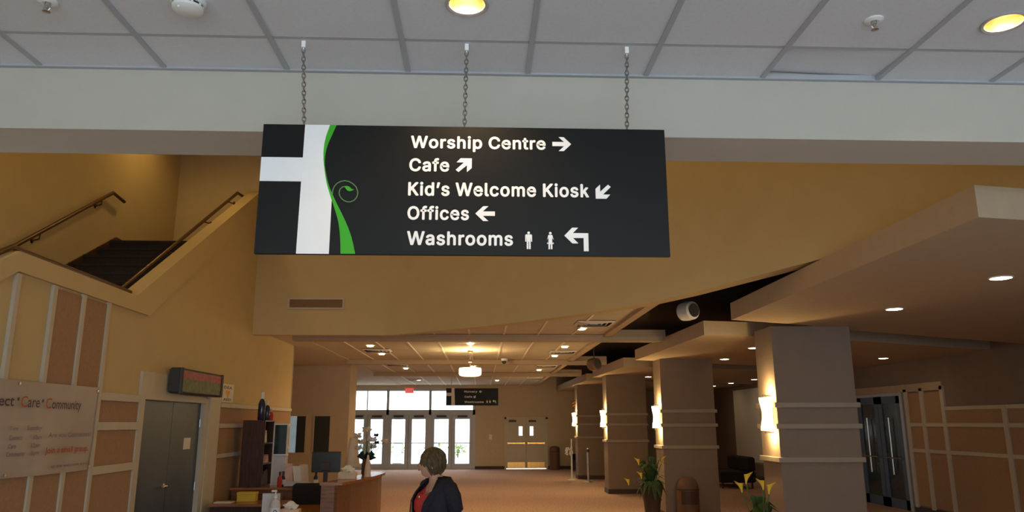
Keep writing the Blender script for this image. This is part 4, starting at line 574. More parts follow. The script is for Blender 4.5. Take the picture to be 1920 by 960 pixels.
flat([(-0.7275, 0.301), (-0.733, -0.302), (-0.590, -0.302), (-0.590, -0.056)] + [p for p in reversed(VL) if p[1] > -0.05], 'cross_upright', 'signwhite')
flat([(-0.914, 0.143), (-0.7285, 0.143), (-0.7305, 0.030), (-0.914, 0.030)], 'cross_arm', 'signwhite')
def ribbon(Lf, Rt, n=40):
    def samp(P, z):
        for a, b in zip(P, P[1:]):
            if b[1] <= z <= a[1]: return a[0] + (b[0] - a[0]) * (z - a[1]) / (b[1] - a[1])
        return P[-1][0]
    mb = MB(); R = []
    for i in range(n + 1):
        z = 0.301 - 0.602 * i / n; a, b = samp(Lf, z), samp(Rt, z); b = max(b, a + 0.003)
        R.append([(a, -0.0022, z), (b, -0.0022, z), (b, -0.0002, z), (a, -0.0002, z)])
    return mb.rings(R)
ribbon(VL, VR).build('vine_stem', 'green', sg)
SP = [(-0.590, -0.050), (-0.589, -0.030), (-0.587, -0.008), (-0.581, 0.009), (-0.570, 0.023), (-0.554, 0.032), (-0.536, 0.036), (-0.517, 0.032), (-0.501, 0.023), (-0.485, 0.008), (-0.477, -0.011), (-0.476, -0.028), (-0.481, -0.044), (-0.491, -0.056), (-0.506, -0.063), (-0.520, -0.063), (-0.534, -0.058), (-0.546, -0.049), (-0.555, -0.036), (-0.559, -0.020), (-0.555, -0.004), (-0.545, 0.006), (-0.530, 0.009)]
mb = MB(); R = []
for i, p in enumerate(SP):
    a = Vector(SP[max(i - 1, 0)]); b = Vector(SP[min(i + 1, len(SP) - 1)]); d = (b - a).normalized(); nn = Vector((-d.y, d.x)) * 0.0022; q = Vector(p)
    R.append([((q + nn).x, E_ - 0.0004, (q + nn).y), ((q - nn).x, E_ - 0.0004, (q - nn).y), ((q - nn).x, 0, (q - nn).y), ((q + nn).x, 0, (q + nn).y)])
mb.rings(R).build('vine_curl', 'greend', sg)
flat([(-0.537, 0.008), (-0.524, 0.011), (-0.513, 0.006), (-0.504, -0.003), (-0.493, -0.006), (-0.504, -0.012), (-0.515, -0.014), (-0.525, -0.009)], 'vine_leaf', 'green', -0.003)
for s, x0, x1, zb, cap in (('Worship Centre', -0.246, 0.371, 0.195, 0.060), ('Cafe', -0.250, -0.069, 0.084, 0.062), ("Kid\u2019s Welcome Kiosk", -0.252, 0.566, -0.031, 0.064), ('Offices', -0.252, 0.023, -0.143, 0.063), ('Washrooms', -0.251, 0.220, -0.259, 0.064)):
    glyph_mb(s, x0, x1, zb, cap, -0.0012).build('lettering', 'signwhite', sg)
def arrow_pts():     # heavy arrow pointing right in the unit box, chevron head
    return [(0.0, 0.35), (0.62, 0.35), (0.33, 0.0), (0.60, 0.0), (1.0, 0.5), (0.60, 1.0), (0.33, 1.0), (0.62, 0.65), (0.0, 0.65)]
def arrow(x0, z1, x1, z0, flip=False):
    return [((x1 - (x1 - x0) * u) if flip else (x0 + (x1 - x0) * u), z0 + (z1 - z0) * v) for u, v in arrow_pts()]
flat(arrow(0.402, 0.258, 0.489, 0.190), 'arrow', 'signwhite'); flat(arrow(0.051, -0.077, 0.139, -0.146, True), 'arrow', 'signwhite')
def diag(x0, z1, x1, z0, inv=False):     # pointing to the upper right; inv = lower left
    P = [(0.0, 0.16), (0.52, 0.70), (0.05, 0.70), (0.30, 1.0), (1.0, 1.0), (1.0, 0.30), (0.70, 0.0), (0.70, 0.50), (0.18, 0.0)]
    if inv: P = [(1 - u, 1 - v) for u, v in P]
    return [(x0 + (x1 - x0) * u, z0 + (z1 - z0) * v) for u, v in P]
flat(diag(-0.040, 0.149, 0.033, 0.083), 'arrow', 'signwhite'); flat(diag(0.596, 0.031, 0.666, -0.036, True), 'arrow', 'signwhite')
def turn(x0, z1, x1, z0):
    P = [(0.0, 0.66), (0.33, 1.0), (0.58, 1.0), (0.36, 0.77), (1.0, 0.77), (1.0, 0.0), (0.80, 0.0), (0.80, 0.56), (0.36, 0.56), (0.58, 0.33), (0.33, 0.33)]
    return [(x0 + (x1 - x0) * u, z0 + (z1 - z0) * v) for u, v in P]
flat(turn(0.450, -0.173, 0.558, -0.281), 'arrow', 'signwhite')
def picto(x, z0, h, woman):
    mb = MB(); T = lambda P: [(x + u * h, z0 + v * h) for u, v in P]
    mb.prism(T([(0.075 * math.cos(2 * PI * i / 14), 0.92 + 0.075 * math.sin(2 * PI * i / 14)) for i in range(14)]), 'y', E_, -0.0001)
    if woman: body = [(-0.11, 0.82), (0.11, 0.82), (0.19, 0.50), (0.14, 0.48), (0.10, 0.68), (0.19, 0.30), (0.11, 0.30), (0.11, 0), (0.02, 0), (0.02, 0.28), (-0.02, 0.28), (-0.02, 0), (-0.11, 0), (-0.11, 0.30), (-0.19, 0.30), (-0.10, 0.68), (-0.14, 0.48), (-0.19, 0.50)]
    else: body = [(-0.15, 0.83), (0.15, 0.83), (0.19, 0.78), (0.19, 0.42), (0.13, 0.42), (0.12, 0.72), (0.11, 0.42), (0.11, 0), (0.015, 0), (0.015, 0.42), (-0.015, 0.42), (-0.015, 0), (-0.11, 0), (-0.11, 0.42), (-0.12, 0.72), (-0.13, 0.42), (-0.19, 0.42), (-0.19, 0.78)]
    mb.prism(T(body), 'y', E_, -0.0001); mb.build('pictogram', 'signwhite', sg)
picto(0.290, -0.273, 0.081, False); picto(0.387, -0.273, 0.080, True)
def chain_mb(p0, p1, link_l, wire):
    mb = MB(); p0 = Vector(p0); p1 = Vector(p1); L = (p1 - p0).length; n = max(2, round(L / (link_l * 0.72))); ax = (p1 - p0).normalized()
    for i in range(n):
        c = p0 + (p1 - p0) * ((i + 0.5) / n); s = Vector((1, 0, 0)) if i % 2 else Vector((0, 1, 0)); pts = []
        for j in range(10):
            a = 2 * PI * j / 10; pts.append(c + ax * (math.cos(a) * link_l * 0.5) + s * (math.sin(a) * link_l * 0.27))
        R = []
        for j, p in enumerate(pts):
            o = (p - c).normalized(); b = ax.cross(s).normalized(); R.append([tuple(p + o * wire), tuple(p + b * wire), tuple(p - o * wire), tuple(p - b * wire)])
        mb.rings(R + [R[0]], False, False)
    return mb
for xt, xb in ((-0.76, -0.735), (0.003, -0.003), (0.765, 0.752)):
    c = chain_mb((xb, 0.01, 0.30), (xt, 0.01, 0.685), 0.030, 0.0031).build('chain', 'chain', sg, True)
    MB().box(xt - 0.009, xt + 0.009, 0.003, 0.017, 0.69, 0.722).tube([(xt, 0.01, 0.70), (xt, 0.01, 0.68)], 0.003, 6).build('ceiling_clip', 'signwhite', c)
    MB().tube([(xb, 0.01, 0.315), (xb, 0.01, 0.295)], 0.0035, 6).build('eye_bolt', 'metal', c)
# second sign far down the hall
s2_ = thing('hanging_sign', 'smaller looking black direction sign hanging before the glass entrance', 'sign', (-0.29, 27.0, 2.70))
MB().bbox(-0.92, 0.92, 0, 0.02, -0.30, 0.30, 0.001).build('panel', 'signblack', s2_)
for poly, nm in (([(-0.73, 0.30), (-0.73, -0.30), (-0.60, -0.30), (-0.63, 0.30)], 'cross_upright'), ([(-0.92, 0.143), (-0.73, 0.143), (-0.73, 0.03), (-0.92, 0.03)], 'cross_arm')): MB().prism(poly, 'y', -0.0015, 0).build(nm, 'paper', s2_)
for s, x0, x1, zb in (('Nursery', -0.28, 0.18, 0.15), ('Cafe', -0.27, 0.0, -0.03), ('Washrooms', -0.27, 0.41, -0.21)): glyph_mb(s, x0, x1, zb, 0.068, -0.002).build('lettering', 'paper', s2_)
for P in (arrow(0.24, 0.22, 0.35, 0.14, True), diag(0.05, 0.05, 0.14, -0.04, True), turn(0.72, -0.11, 0.84, -0.22)): MB().prism(P, 'y', -0.0015, 0).build('arrow', 'paper', s2_)
for x in (0.53, 0.63):
    MB().prism([(x - 0.02, -0.21), (x + 0.02, -0.21), (x + 0.025, -0.14), (x - 0.025, -0.14)], 'y', -0.0015, 0).ell((x, -0.001, -0.125), 0.012, 0.001, 0.012, 10, 6).build('pictogram', 'paper', s2_)
for x in (-0.74, 0.74): chain_mb((x, 0.01, 0.30), (x, 0.01, 0.61), 0.05, 0.005).build('chain', 'chain', s2_)

# ================================================================== THINGS ON THE LEFT WALL
bn = thing('banner', 'wide white vinyl banner pinned to the left wall', 'banner', (XL + 0.036, 6.0, 1.39))
mb = MB(); R = []
for i in range(41):
    y = -1.9 + 3.34 * i / 40; row = []
    for j in range(13):
        z = 0.745 * j / 12; row.append((0.006 + 0.006 * math.sin(3.1 * y + 5 * z) + 0.005 * math.sin(11 * (y - z) + 1) * min(1, (1 - j / 12) * 1.6), y, z - 0.02 * (j / 12) * 0 - 0.012 * math.sin(1.3 * y) * (1 if j == 0 else 0)))
    R.append(row)
mb.rings(R, False, False, False).build('sheet', 'banner', bn, True)
pl = lambda p: (0.026, p[0], p[2])
for s, a, b, z, cap, m, bo in (('Connect', -0.42, 0.13, 0.545, 0.08, 'ink', 0.01), ('\u2022', 0.165, 0.195, 0.565, 0.07, 'ink', 0.02), ('C', 0.22, 0.305, 0.54, 0.085, 'inkred', 0.004), ('are', 0.315, 0.48, 0.54, 0.085, 'ink', 0.004), ('\u2022', 0.51, 0.535, 0.56, 0.07, 'ink', 0.02), ('C', 0.57, 0.655, 0.535, 0.085, 'inkred', 0.004), ('ommunity', 0.665, 1.14, 0.535, 0.08, 'ink', 0.004),
        ('Time', 0.12, 0.23, 0.36, 0.03, 'inkgrey', 0.01), ('Sunday', 0.35, 0.56, 0.36, 0.035, 'inkgrey', 0.01), ('Connect', 0.13, 0.30, 0.285, 0.035, 'inkgrey', 0.015), ('10am', 0.46, 0.57, 0.285, 0.035, 'inkgrey', 0.015), ('Care', 0.13, 0.23, 0.22, 0.035, 'inkgrey', 0.015), ('12pm', 0.44, 0.56, 0.22, 0.035, 'inkgrey', 0.015), ('Community', 0.12, 0.36, 0.16, 0.035, 'inkgrey', 0.015), ('6pm', 0.45, 0.56, 0.16, 0.035, 'inkgrey', 0.015),
        ('Are you Connected?', 0.67, 1.38, 0.295, 0.04, 'inkgrey', 0.008), ('Join a small group.', 0.65, 1.36, 0.165, 0.05, 'inkred', 0.016), ('at the welcome kiosk', 0.77, 1.40, 0.04, 0.028, 'inkgrey', 0.01)):
    text_mb(s, a, b, z, cap, 0, bo, pl).build('lettering', m, bn)
for y, z in ((-0.03 + 0.2, 0.72), (1.41, 0.71), (0.14, 0.02), (1.41, 0.02)): MB().lathe([(0.012, 0.02), (0.012, 0.03)], (0, y, z), 12, axis='x').build('grommet', 'metal', bn)
ld = thing('led_display', 'dark display box with red and green bands above the blue door', 'display', (XL + 0.045, 9.08, 2.145))
MB().bbox(0.0, 0.12, 0, 1.5, 0, 0.30, 0.02).build('housing', 'greydk', ld)
MB().box(0.12, 0.126, 0.08, 1.42, 0.18, 0.27).build('red_band', 'ledred', ld); MB().box(0.12, 0.125, 0.08, 1.42, 0.03, 0.18).build('green_band', 'ledgreen', ld)
MB().tube([(0.125, 0.03, 0.0), (0.125, 0.03, 0.30)], 0.03).build('end_cap', 'greydk', ld); MB().tube([(0.125, 1.47, 0.0), (0.125, 1.47, 0.30)], 0.02).build('end_cap', 'bin', ld)
ae = thing('wall_notice', 'small white notice with an orange heart beside the display box', 'notice', (XL + 0.002, 11.08, 2.10))
MB().box(0, 0.006, 0, 0.50, 0, 0.26).build('card', 'paper', ae)
pa = lambda p: (0.008, p[0], p[2])
text_mb('DEA', 0.06, 0.42, 0.19, 0.04, 0, 0.02, pa).build('lettering', 'ink', ae); text_mb('AED', 0.05, 0.40, 0.02, 0.035, 0, 0.02, pa).build('lettering', 'ink', ae)
MB().prism([(0.24, 0.065), (0.31, 0.115), (0.33, 0.15), (0.30, 0.17), (0.26, 0.165), (0.24, 0.15), (0.22, 0.165), (0.18, 0.17), (0.15, 0.15), (0.17, 0.115)], 'x', 0.006, 0.009).build('heart', 'orange', ae)

# ================================================================== RECEPTION
cr = thing('credenza', 'dark cherry back counter of the reception along the left wall', 'cabinet', (-3.0, 11.95, 0))
MB().box(-0.64, 0.52, -0.28, 0.28, 0.08, 0.84).build('body', 'wood', cr); MB().bbox(-0.66, 0.56, -0.31, 0.3, 0.84, 0.875, 0.006).build('top', 'woodlight', cr); MB().box(-0.6, 0.48, -0.24, 0.26, 0, 0.08).build('plinth', 'wooddark', cr)
for i in range(3):
    d = MB().bbox(-0.62 + 0.38 * i, -0.26 + 0.38 * i, -0.298, -0.28, 0.12, 0.80, 0.004).build('door', 'wood', cr); MB().tube([(-0.30 + 0.38 * i, -0.315, 0.6), (-0.30 + 0.38 * i, -0.315, 0.72)], 0.006).build('handle', 'metal', d)
bk = thing('bookcase', 'dark walnut bookcase standing on the reception back counter', 'bookcase', (-3.22, 11.95, 0.875))
W_, D_, H_ = 0.32, 0.26, 0.97
MB().box(-0.33, -0.0, -0.26, -0.24, 0, H_).build('side', 'wooddark', bk); MB().box(-0.33, 0.0, 0.24, 0.26, 0, H_).build('side', 'wooddark', bk); MB().box(-0.33, -0.31, -0.24, 0.24, 0, H_).build('back', 'wooddark', bk)
for z in (0.0, 0.32, 0.62, H_ - 0.02): MB().box(-0.31, 0.0, -0.24, 0.24, z, z + 0.02).build('shelf', 'wooddark', bk)
for i, (y, z, w, h, m, lab) in enumerate(((-0.1, 0.64, 0.2, 0.18, 'paper', 'cream folder leaning on the upper shelf of the dark bookcase'), (0.05, 0.34, 0.22, 0.12, 'pink', 'pinkish paper stack on the middle shelf of the dark bookcase'), (0.0, 0.02, 0.34, 0.24, 'greydk', 'black bag on the bottom shelf of the dark bookcase'))):
    MB().prism([(y - w / 2, 0), (y + w / 2, 0), (y + w / 2 - 0.04, h), (y - w / 2 + 0.10, h * 0.8)], 'x', -0.22, -0.03).build(('folder', 'paper_stack', 'bag')[i], m, None, label=lab, cat=('folder', 'papers', 'bag')[i], loc=(-3.22, 11.95, 0.875 + z))
def bottle(name, label, cat, loc, h, r, m, cap, group=None):
    t = thing(name, label, cat, loc, 0, group)
    MB().lathe([(r * 0.9, 0), (r, 0.01), (r, h * 0.55), (r * 0.8, h * 0.66), (r * 0.35, h * 0.76), (r * 0.35, h * 0.82)], n=16).build('body', m, t, True)
    MB().lathe([(r * 0.5, h * 0.76), (r * 0.5, h), (r * 0.3, h)], n=14).build('cap', cap, t, True); return t
bottle('bottle', 'tallest dark bottle with white cap on top of the bookcase', 'bottle', (-3.32, 11.80, 1.846), 0.42, 0.055, 'bottleblue', 'paper', 'bottles on the bookcase')
bottle('bottle', 'medium dark bottle with white cap on top of the bookcase', 'bottle', (-3.30, 12.03, 1.846), 0.30, 0.045, 'bottleblue', 'paper', 'bottles on the bookcase')
bottle('bottle', 'small reddish bottle on top of the bookcase', 'bottle', (-3.27, 12.16, 1.846), 0.17, 0.035, 'red', 'pink', 'bottles on the bookcase')
dk = thing('reception_desk', 'cherry wood reception desk with a curved raised counter at its right end', 'desk', (-2.2, 10.2, 0))
MB().prism([(-1.42, 0.42), (-1.42, 0.95), (0.42, 0.95), (0.42, -1.35), (-0.25, -1.35), (-0.30, 0.42)], 'z', 0.715, 0.75).build('worktop', 'woodlight', dk)
MB().box(-1.40, 0.30, 0.50, 0.54, 0.02, 0.715).build('modesty_panel', 'wooddark', dk); MB().box(-0.22, -0.18, -1.3, 0.46, 0.02, 0.715).build('modesty_panel', 'wooddark', dk)
def arcpts(r, n=9, off=0.0): return [(0.40 + (0.42 + off) * math.sin(PI / 2 * i / n * 0.9) * 1.0, -1.35 + 2.9 * i / n) for i in range(n + 1)]
out = [(0.50, -0.72), (0.60, -0.4), (0.68, 0.0), (0.74, 0.4), (0.78, 0.8), (0.79, 1.1), (0.75, 1.35)]
inn = [(x - 0.06, y + 0.01) for x, y in out]
MB().prism(out + list(reversed(inn)), 'z', 0.0, 1.07).build('front_panel', 'wood', dk)
led_o = [(x + 0.05, y) for x, y in out]; led_i = [(x - 0.22, y + 0.0) for x, y in out]
MB().prism(led_o + list(reversed(led_i)), 'z', 1.07, 1.105).build('counter_ledge', 'woodlight', dk)
MB().box(0.30, 0.46, -0.72, -0.67, 0.0, 1.07).build('end_panel', 'wood', dk)
mo = thing('monitor', 'black computer monitor seen from behind on the reception desk', 'monitor', (-2.15, 11.0, 0.75))
MB().bbox(-0.2, 0.2, -0.02, 0.02, 0.38, 0.66, 0.008).build('screen', 'screen', mo); MB().bbox(-0.06, 0.06, -0.05, -0.02, 0.40, 0.52, 0.01).build('mount', 'pot', mo); MB().box(-0.03, 0.03, -0.03, 0.0, 0.02, 0.42).build('neck', 'greydk', mo); MB().lathe([(0.12, 0), (0.12, 0.012), (0.03, 0.02)], n=24).build('base', 'greydk', mo)
oc = thing('office_chair', 'dark office chair behind the reception desk', 'chair', (-2.25, 10.3, 0))
MB().bbox(-0.24, 0.24, -0.24, 0.24, 0.44, 0.52, 0.03).build('seat', 'sofa', oc); MB().bbox(-0.23, 0.23, 0.20, 0.28, 0.60, 1.02, 0.03).build('backrest', 'sofa', oc); MB().tube([(0, 0, 0.06), (0, 0, 0.44)], 0.03).tube([(0, 0.2, 0.48), (0, 0.28, 0.7)], 0.02).build('post', 'greydk', oc)
for i in range(5): a = 2 * PI * i / 5; MB().tube([(0, 0, 0.09), (0.28 * math.cos(a), 0.28 * math.sin(a), 0.05)], 0.018).ell((0.28 * math.cos(a), 0.28 * math.sin(a), 0.03), 0.03, 0.03, 0.03, 10, 6).build('leg', 'greydk', oc)
yb = thing('card_box', 'small yellow card box on the lower desk', 'box', (-3.2, 10.98, 0.75)); MB().bbox(-0.125, 0.125, -0.06, 0.06, 0, 0.11, 0.004).build('body', 'yellow', yb); MB().bbox(-0.13, 0.13, -0.065, 0.065, 0.09, 0.125, 0.004).build('lid', 'yellow', yb)
MB().bbox(-0.12, 0.12, -0.08, 0.08, 0, 0.012, 0.002).build('papers', 'paper', None, label='few sheets of paper at the left end of the lower desk', cat='papers', loc=(-3.46, 10.82, 0.75))
MB().bbox(-0.13, 0.13, -0.09, 0.09, 0, 0.02, 0.003).build('papers', 'paper', None, label='yellowish paper stack on the desk below the monitor', cat='papers', loc=(-1.95, 10.72, 0.75))
sa = thing('pump_bottle', 'clear hand sanitizer pump bottle on the reception desk', 'bottle', (-2.31, 9.0, 0.75))
MB().lathe([(0.055, 0), (0.06, 0.01), (0.06, 0.15), (0.045, 0.19), (0.02, 0.21), (0.02, 0.23)], n=20).build('body', 'clearplastic', sa, True); MB().lathe([(0.022, 0.225), (0.022, 0.25), (0.007, 0.255), (0.007, 0.295)], n=14).build('collar', 'white', sa, True); MB().box(-0.045, 0.014, -0.012, 0.012, 0.29, 0.31).build('pump_head', 'white', sa)
MB().lathe([(0.0608, 0.04), (0.0608, 0.12)], n=20, capa=False, capb=False).build('label', 'white', sa, True); MB().lathe([(0.022, -0.0615), (0.022, -0.060), (0.012, -0.060), (0.012, -0.0615), (0.022, -0.0615)], (0.02, 0, 0.08), 16, False, False, 'y').build('emblem', 'labelblue', sa)
stn = thing('sign_holder', 'grey acrylic card holder behind the pump bottle', 'holder', (-2.40, 9.16, 0.75)); MB().box(-0.10, 0.10, 0, 0.02, 0, 0.26).build('card', 'clearplastic', stn); MB().box(-0.10, 0.10, -0.03, 0.05, 0, 0.012).build('foot', 'clearplastic', stn)
def tissue(label, loc, s=1.0):
    t = thing('tissue_box', label, 'tissue box', loc); MB().bbox(-0.11 * s, 0.11 * s, -0.06 * s, 0.06 * s, 0, 0.09 * s, 0.006).build('box', 'petal', t)
    mb = MB(); R = []
    for i in range(6):
        z = 0.09 * s + 0.016 * s * i; r = s * (0.05, 0.055, 0.06, 0.05, 0.035, 0.012)[i]; R.append([(r * 1.3 * math.cos(2 * PI * j / 12) * (1 + 0.25 * math.sin(3 * j + i)), r * math.sin(2 * PI * j / 12) * (1 + 0.25 * math.cos(2 * j + i)), z + 0.012 * math.sin(j * 2.1 + i) * s) for j in range(12)])
    mb.rings(R).build('tissue', 'paper', t, True)
tissue('tissue box on the desk right of the pump bottle', (-2.17, 9.15, 0.75)); tissue('tissue box on the raised reception counter', (-1.68, 10.0, 1.105), 1.0)
gs = thing('display_stand', 'pale framed glass display stand right of the dark bookcase', 'display stand', (-3.09, 12.13, 0.875))
for xa, xb in ((-0.115, -0.095), (0.09, 0.11)): MB().box(xa, xb, -0.01, 0.01, 0, 0.92).build('frame_post', 'board', gs)
MB().box(-0.095, 0.09, -0.008, 0.008, 0.0, 0.44).build('lower_pane', 'clearplastic', gs); MB().box(-0.095, 0.09, -0.004, 0.004, 0.46, 0.90).build('upper_pane', 'winblue', gs)
MB().box(-0.095, 0.13, -0.03, 0.01, 0.44, 0.46).box(-0.095, 0.09, -0.01, 0.01, 0.90, 0.92).build('cross_rail', 'white', gs)
lh = thing('leaflet_holder', 'pinkish leaflets leaning in a holder on the reception counter', 'leaflets', (-2.75, 11.78, 0.875))
for i, (x, h, m) in enumerate(((-0.07, 0.34, 'pink'), (0.05, 0.30, 'paper'), (0.15, 0.32, 'petal'))): MB().prism([(x - 0.05, 0.01), (x + 0.05, 0.01), (x + 0.02, h), (x - 0.10, h)], 'y', -0.04 + 0.03 * i, -0.034 + 0.03 * i).build('leaflet', m, lh)
MB().box(-0.15, 0.24, -0.06, 0.08, 0, 0.012).box(-0.15, 0.24, -0.06, -0.055, 0, 0.08).build('tray', 'clearplastic', lh)
for i, (x, y, m, lab) in enumerate(((-2.97, 11.75, 'red', 'small reddish bottle among the leaflets'), (-2.95, 11.86, 'bottleblue', 'small dark bottle with white label among the leaflets'), (-2.46, 11.85, 'bottleblue', 'dark bottle with white label beside the leaflets'))):
    b = bottle('bottle', lab, 'bottle', (x, y, 0.875), 0.22, 0.035, m, 'greydk', 'small bottles by the leaflets')
    if i: MB().lathe([(0.0358, 0.03), (0.0358, 0.10)], n=16, capa=False, capb=False).build('label', 'paper', b)
ph = thing('desk_phone', 'black desk phone on the monitor side of the desk', 'phone', (-2.45, 10.95, 0.75)); MB().prism([(-0.08, 0), (0.10, 0), (0.10, 0.09), (-0.08, 0.03)], 'x', -0.08, 0.08).build('base', 'greydk', ph); MB().bbox(-0.085, -0.04, -0.09, 0.10, 0.08, 0.12, 0.012).build('handset', 'greydk', ph)
# flowers on the counter
def orchid(loc):
    t = thing('flower_vase', 'vase of cream and white flowers on the raised counter', 'flowers', loc)
    MB().lathe([(0.05, 0), (0.065, 0.03), (0.06, 0.16), (0.04, 0.2), (0.045, 0.22)], n=20).build('vase', 'bin', t, True)
    rnd = random.Random(3); heads = [(-0.01, 0, 0.60, 'petal', 0.065), (-0.14, 0, 0.52, 'petal', 0.06), (0.0, 0.03, 0.48, 'petal', 0.06), (0.08, 0, 0.47, 'petalwhite', 0.055), (0.07, 0.04, 0.38, 'petalwhite', 0.06), (0.12, 0, 0.53, 'darkleaf', 0.035), (0.13, 0.02, 0.43, 'darkleaf', 0.035), (0.24, 0, 0.45, 'petal', 0.05), (-0.09, 0.02, 0.44, 'petal', 0.05), (-0.12, 0.0, 0.36, 'petal', 0.05)]
    for (x, y, z, m, r) in heads:
        MB().tube([(x * 0.1, y * 0.1, 0.12), (x * 0.5, y * 0.5, 0.12 + (z - 0.12) * 0.6), (x, y, z)], 0.004, 6).build('stem', 'stem', t)
        mb = MB()
        for q in range(7):
            a = 2 * PI * q / 7 + x * 9; c = Vector((x, y, z)); d = Vector((math.cos(a), math.sin(a) * 0.7, 0.5 * math.sin(a * 2) + 0.25)).normalized(); s = d.cross(Vector((0.2, 1, 0.3))).normalized() * r * 0.45
            mb.add([c, c + d * r * 0.6 + s, c + d * r * 1.25, c + d * r * 0.6 - s], [(0, 1, 2, 3)])
        mb.ell((x, y, z), r * 0.45, r * 0.45, r * 0.45, 8, 6); mb.build('bloom', m, t)
    for q in range(12):
        a = 2 * PI * q / 12 + rnd.random(); l = rnd.uniform(0.08, 0.16); h = rnd.uniform(0.04, 0.16); d = Vector((math.cos(a), math.sin(a), 0)); s = Vector((-d.y, d.x, 0)) * 0.02; b = Vector((0, 0, 0.18))
        MB().add([b, b + d * l * 0.5 + s + Vector((0, 0, h)), b + d * l + Vector((0, 0, h * 0.6)), b + d * l * 0.5 - s + Vector((0, 0, h))], [(0, 1, 2), (0, 2, 3)]).build('leaf', 'darkleaf', t)
orchid((-1.55, 10.7, 1.105))
sh = thing('table_lamp', 'pale cone shaped lamp beside the flowers on the counter', 'lamp', (-1.80, 11.1, 0.75)); MB().lathe([(0.07, 0), (0.07, 0.02), (0.015, 0.05), (0.015, 0.5)], n=16).build('base', 'pot', sh, True); MB().lathe([(0.10, 0.45), (0.055, 0.85)], n=24, capa=False, capb=False).build('shade', 'petal', sh, True)
cn = thing('menu_cone', 'small pale cone on the counter in front of the flowers', 'cone', (-1.50, 10.5, 1.105)); MB().lathe([(0.045, 0), (0.04, 0.1), (0.012, 0.27), (0.008, 0.28)], n=20).build('body', 'petal', cn, True); MB().lathe([(0.05, 0), (0.05, 0.01)], n=20).build('foot', 'petal', cn)

# ================================================================== HALL FURNISHINGS
def lily_pot(label, loc, blooms, seed, s=1.0, spread=0.3):
    t = thing('potted_lilies', label, 'plant', loc, 0, 'pots of yellow calla lilies'); rnd = random.Random(seed)
    MB().lathe([(0.06 * s, 0), (0.075 * s, 0.02), (0.10 * s, 0.25 * s), (0.135 * s, 0.42 * s), (0.14 * s, 0.44 * s), (0.12 * s, 0.44 * s), (0.11 * s, 0.40 * s)], n=24).build('pot', 'pot', t, True)
    z0 = 0.42 * s
    for q in range(46):
        a = rnd.uniform(0, 2 * PI); l = rnd.uniform(0.14, spread); h = rnd.uniform(-0.16, 0.30) * s; d = Vector((math.cos(a), math.sin(a), 0)); w = rnd.uniform(0.035, 0.06); sd = Vector((-d.y, d.x, 0)) * w
        b = Vector((0, 0, z0)); m1 = b + d * l * 0.5 + Vector((0, 0, max(h, 0.02) + 0.08)); tip = b + d * l + Vector((0, 0, h))
        MB().add([b, m1 + sd, tip, m1 - sd, m1 + Vector((0, 0, 0.012))], [(0, 1, 4), (1, 2, 4), (2, 3, 4), (3, 0, 4)]).build('leaf', 'leaf', t)
    for (dx, dy, z, tilt) in blooms:
        st_ = MB().tube([(dx * 0.1, dy * 0.1, z0), (dx * 0.6, dy * 0.6, z0 + (z - z0) * 0.55), (dx, dy, z)], 0.007, 6).build('stem', 'stem', t)
        mb = MB(); R = []
        for i in range(7):
            u = i / 6; r = 0.008 + 0.028 * u ** 1.6; ring = []
            for j in range(14):
                a = 2 * PI * j / 14; lip = 0.03 * max(0, math.cos(a) * (1 if tilt > 0 else -1)) * u * u
                ring.append((dx + r * math.cos(a) * (1 + 0.4 * u) + tilt * 0.03 * u * u + lip * tilt * 0.3, dy + r * math.sin(a), z + 0.105 * u + lip))
            R.append(ring)
        mb.rings(R, True, False).build('bloom', 'lily', st_, True)
        MB().tube([(dx, dy, z + 0.03), (dx + tilt * 0.03, dy, z + 0.085)], 0.006, 6).build('spadix', 'orange', st_)
lily_pot('tall pot of yellow lilies with dense dark leaves beside the second column', (3.15, 14.25, 0.0), [(-0.22, 0, 1.04, -1), (0.2, 0, 1.06, 1), (-0.42, 0, 0.68, -1), (-0.2, -0.1, 0.80, -1)], 5, 1.55, 0.38)
lily_pot('pot of upright yellow lilies in front of the nearest column', (3.27, 9.05, 0.0), [(-0.15, 0, 1.10, 1), (-0.20, 0.02, 1.00, -1), (0.05, 0, 1.03, -1), (0.12, 0.02, 0.98, 1)], 9, 1.2, 0.30)
bi = thing('litter_bin', 'brown round topped litter bin against the second column', 'bin', (3.95, 14.75, 0))
MB().lathe([(0.20, 0), (0.21, 0.02), (0.21, 0.56), (0.20, 0.64), (0.165, 0.72), (0.11, 0.765), (0.04, 0.785), (0.002, 0.787)], n=32).build('body', 'bin', bi, True)
MB().rings([[(0.212 * math.cos(a), 0.212 * math.sin(a), z) for a in [-PI * 0.78 + 0.56 * PI * j / 10 for j in range(11)]] for z in (0.30, 0.54)], False, False, False).build('flap', 'binflap', bi, True)
MB().lathe([(0.214, 0.55), (0.216, 0.565), (0.214, 0.58)], n=32, capa=False, capb=False).build('rim', 'binflap', bi, True)
b2 = thing('litter_bin', 'dark bin standing beside the white double doors', 'bin', (2.95, 30.55, 0)); MB().lathe([(0.2, 0), (0.2, 0.78), (0.18, 0.86), (0.10, 0.90), (0.002, 0.91)], n=24).build('body', 'bin', b2, True); MB().lathe([(0.205, 0.68), (0.205, 0.71)], n=24, capa=False, capb=False).build('rim', 'binflap', b2)
pt = thing('wall_painting', 'dark red painting hanging on the wall beyond the columns', 'painting', (4.6, 29.3, 1.0)); MB().box(-0.04, -0.002, -0.75, 0.75, 0, 1.15).build('canvas', 'painting', pt); MB().box(-0.05, 0, -0.8, 0.8, -0.04, 0).box(-0.05, 0, -0.8, 0.8, 1.15, 1.19).box(-0.05, 0, -0.8, -0.75, 0, 1.15).box(-0.05, 0, 0.75, 0.8, 0, 1.15).build('frame', 'wooddark', pt)
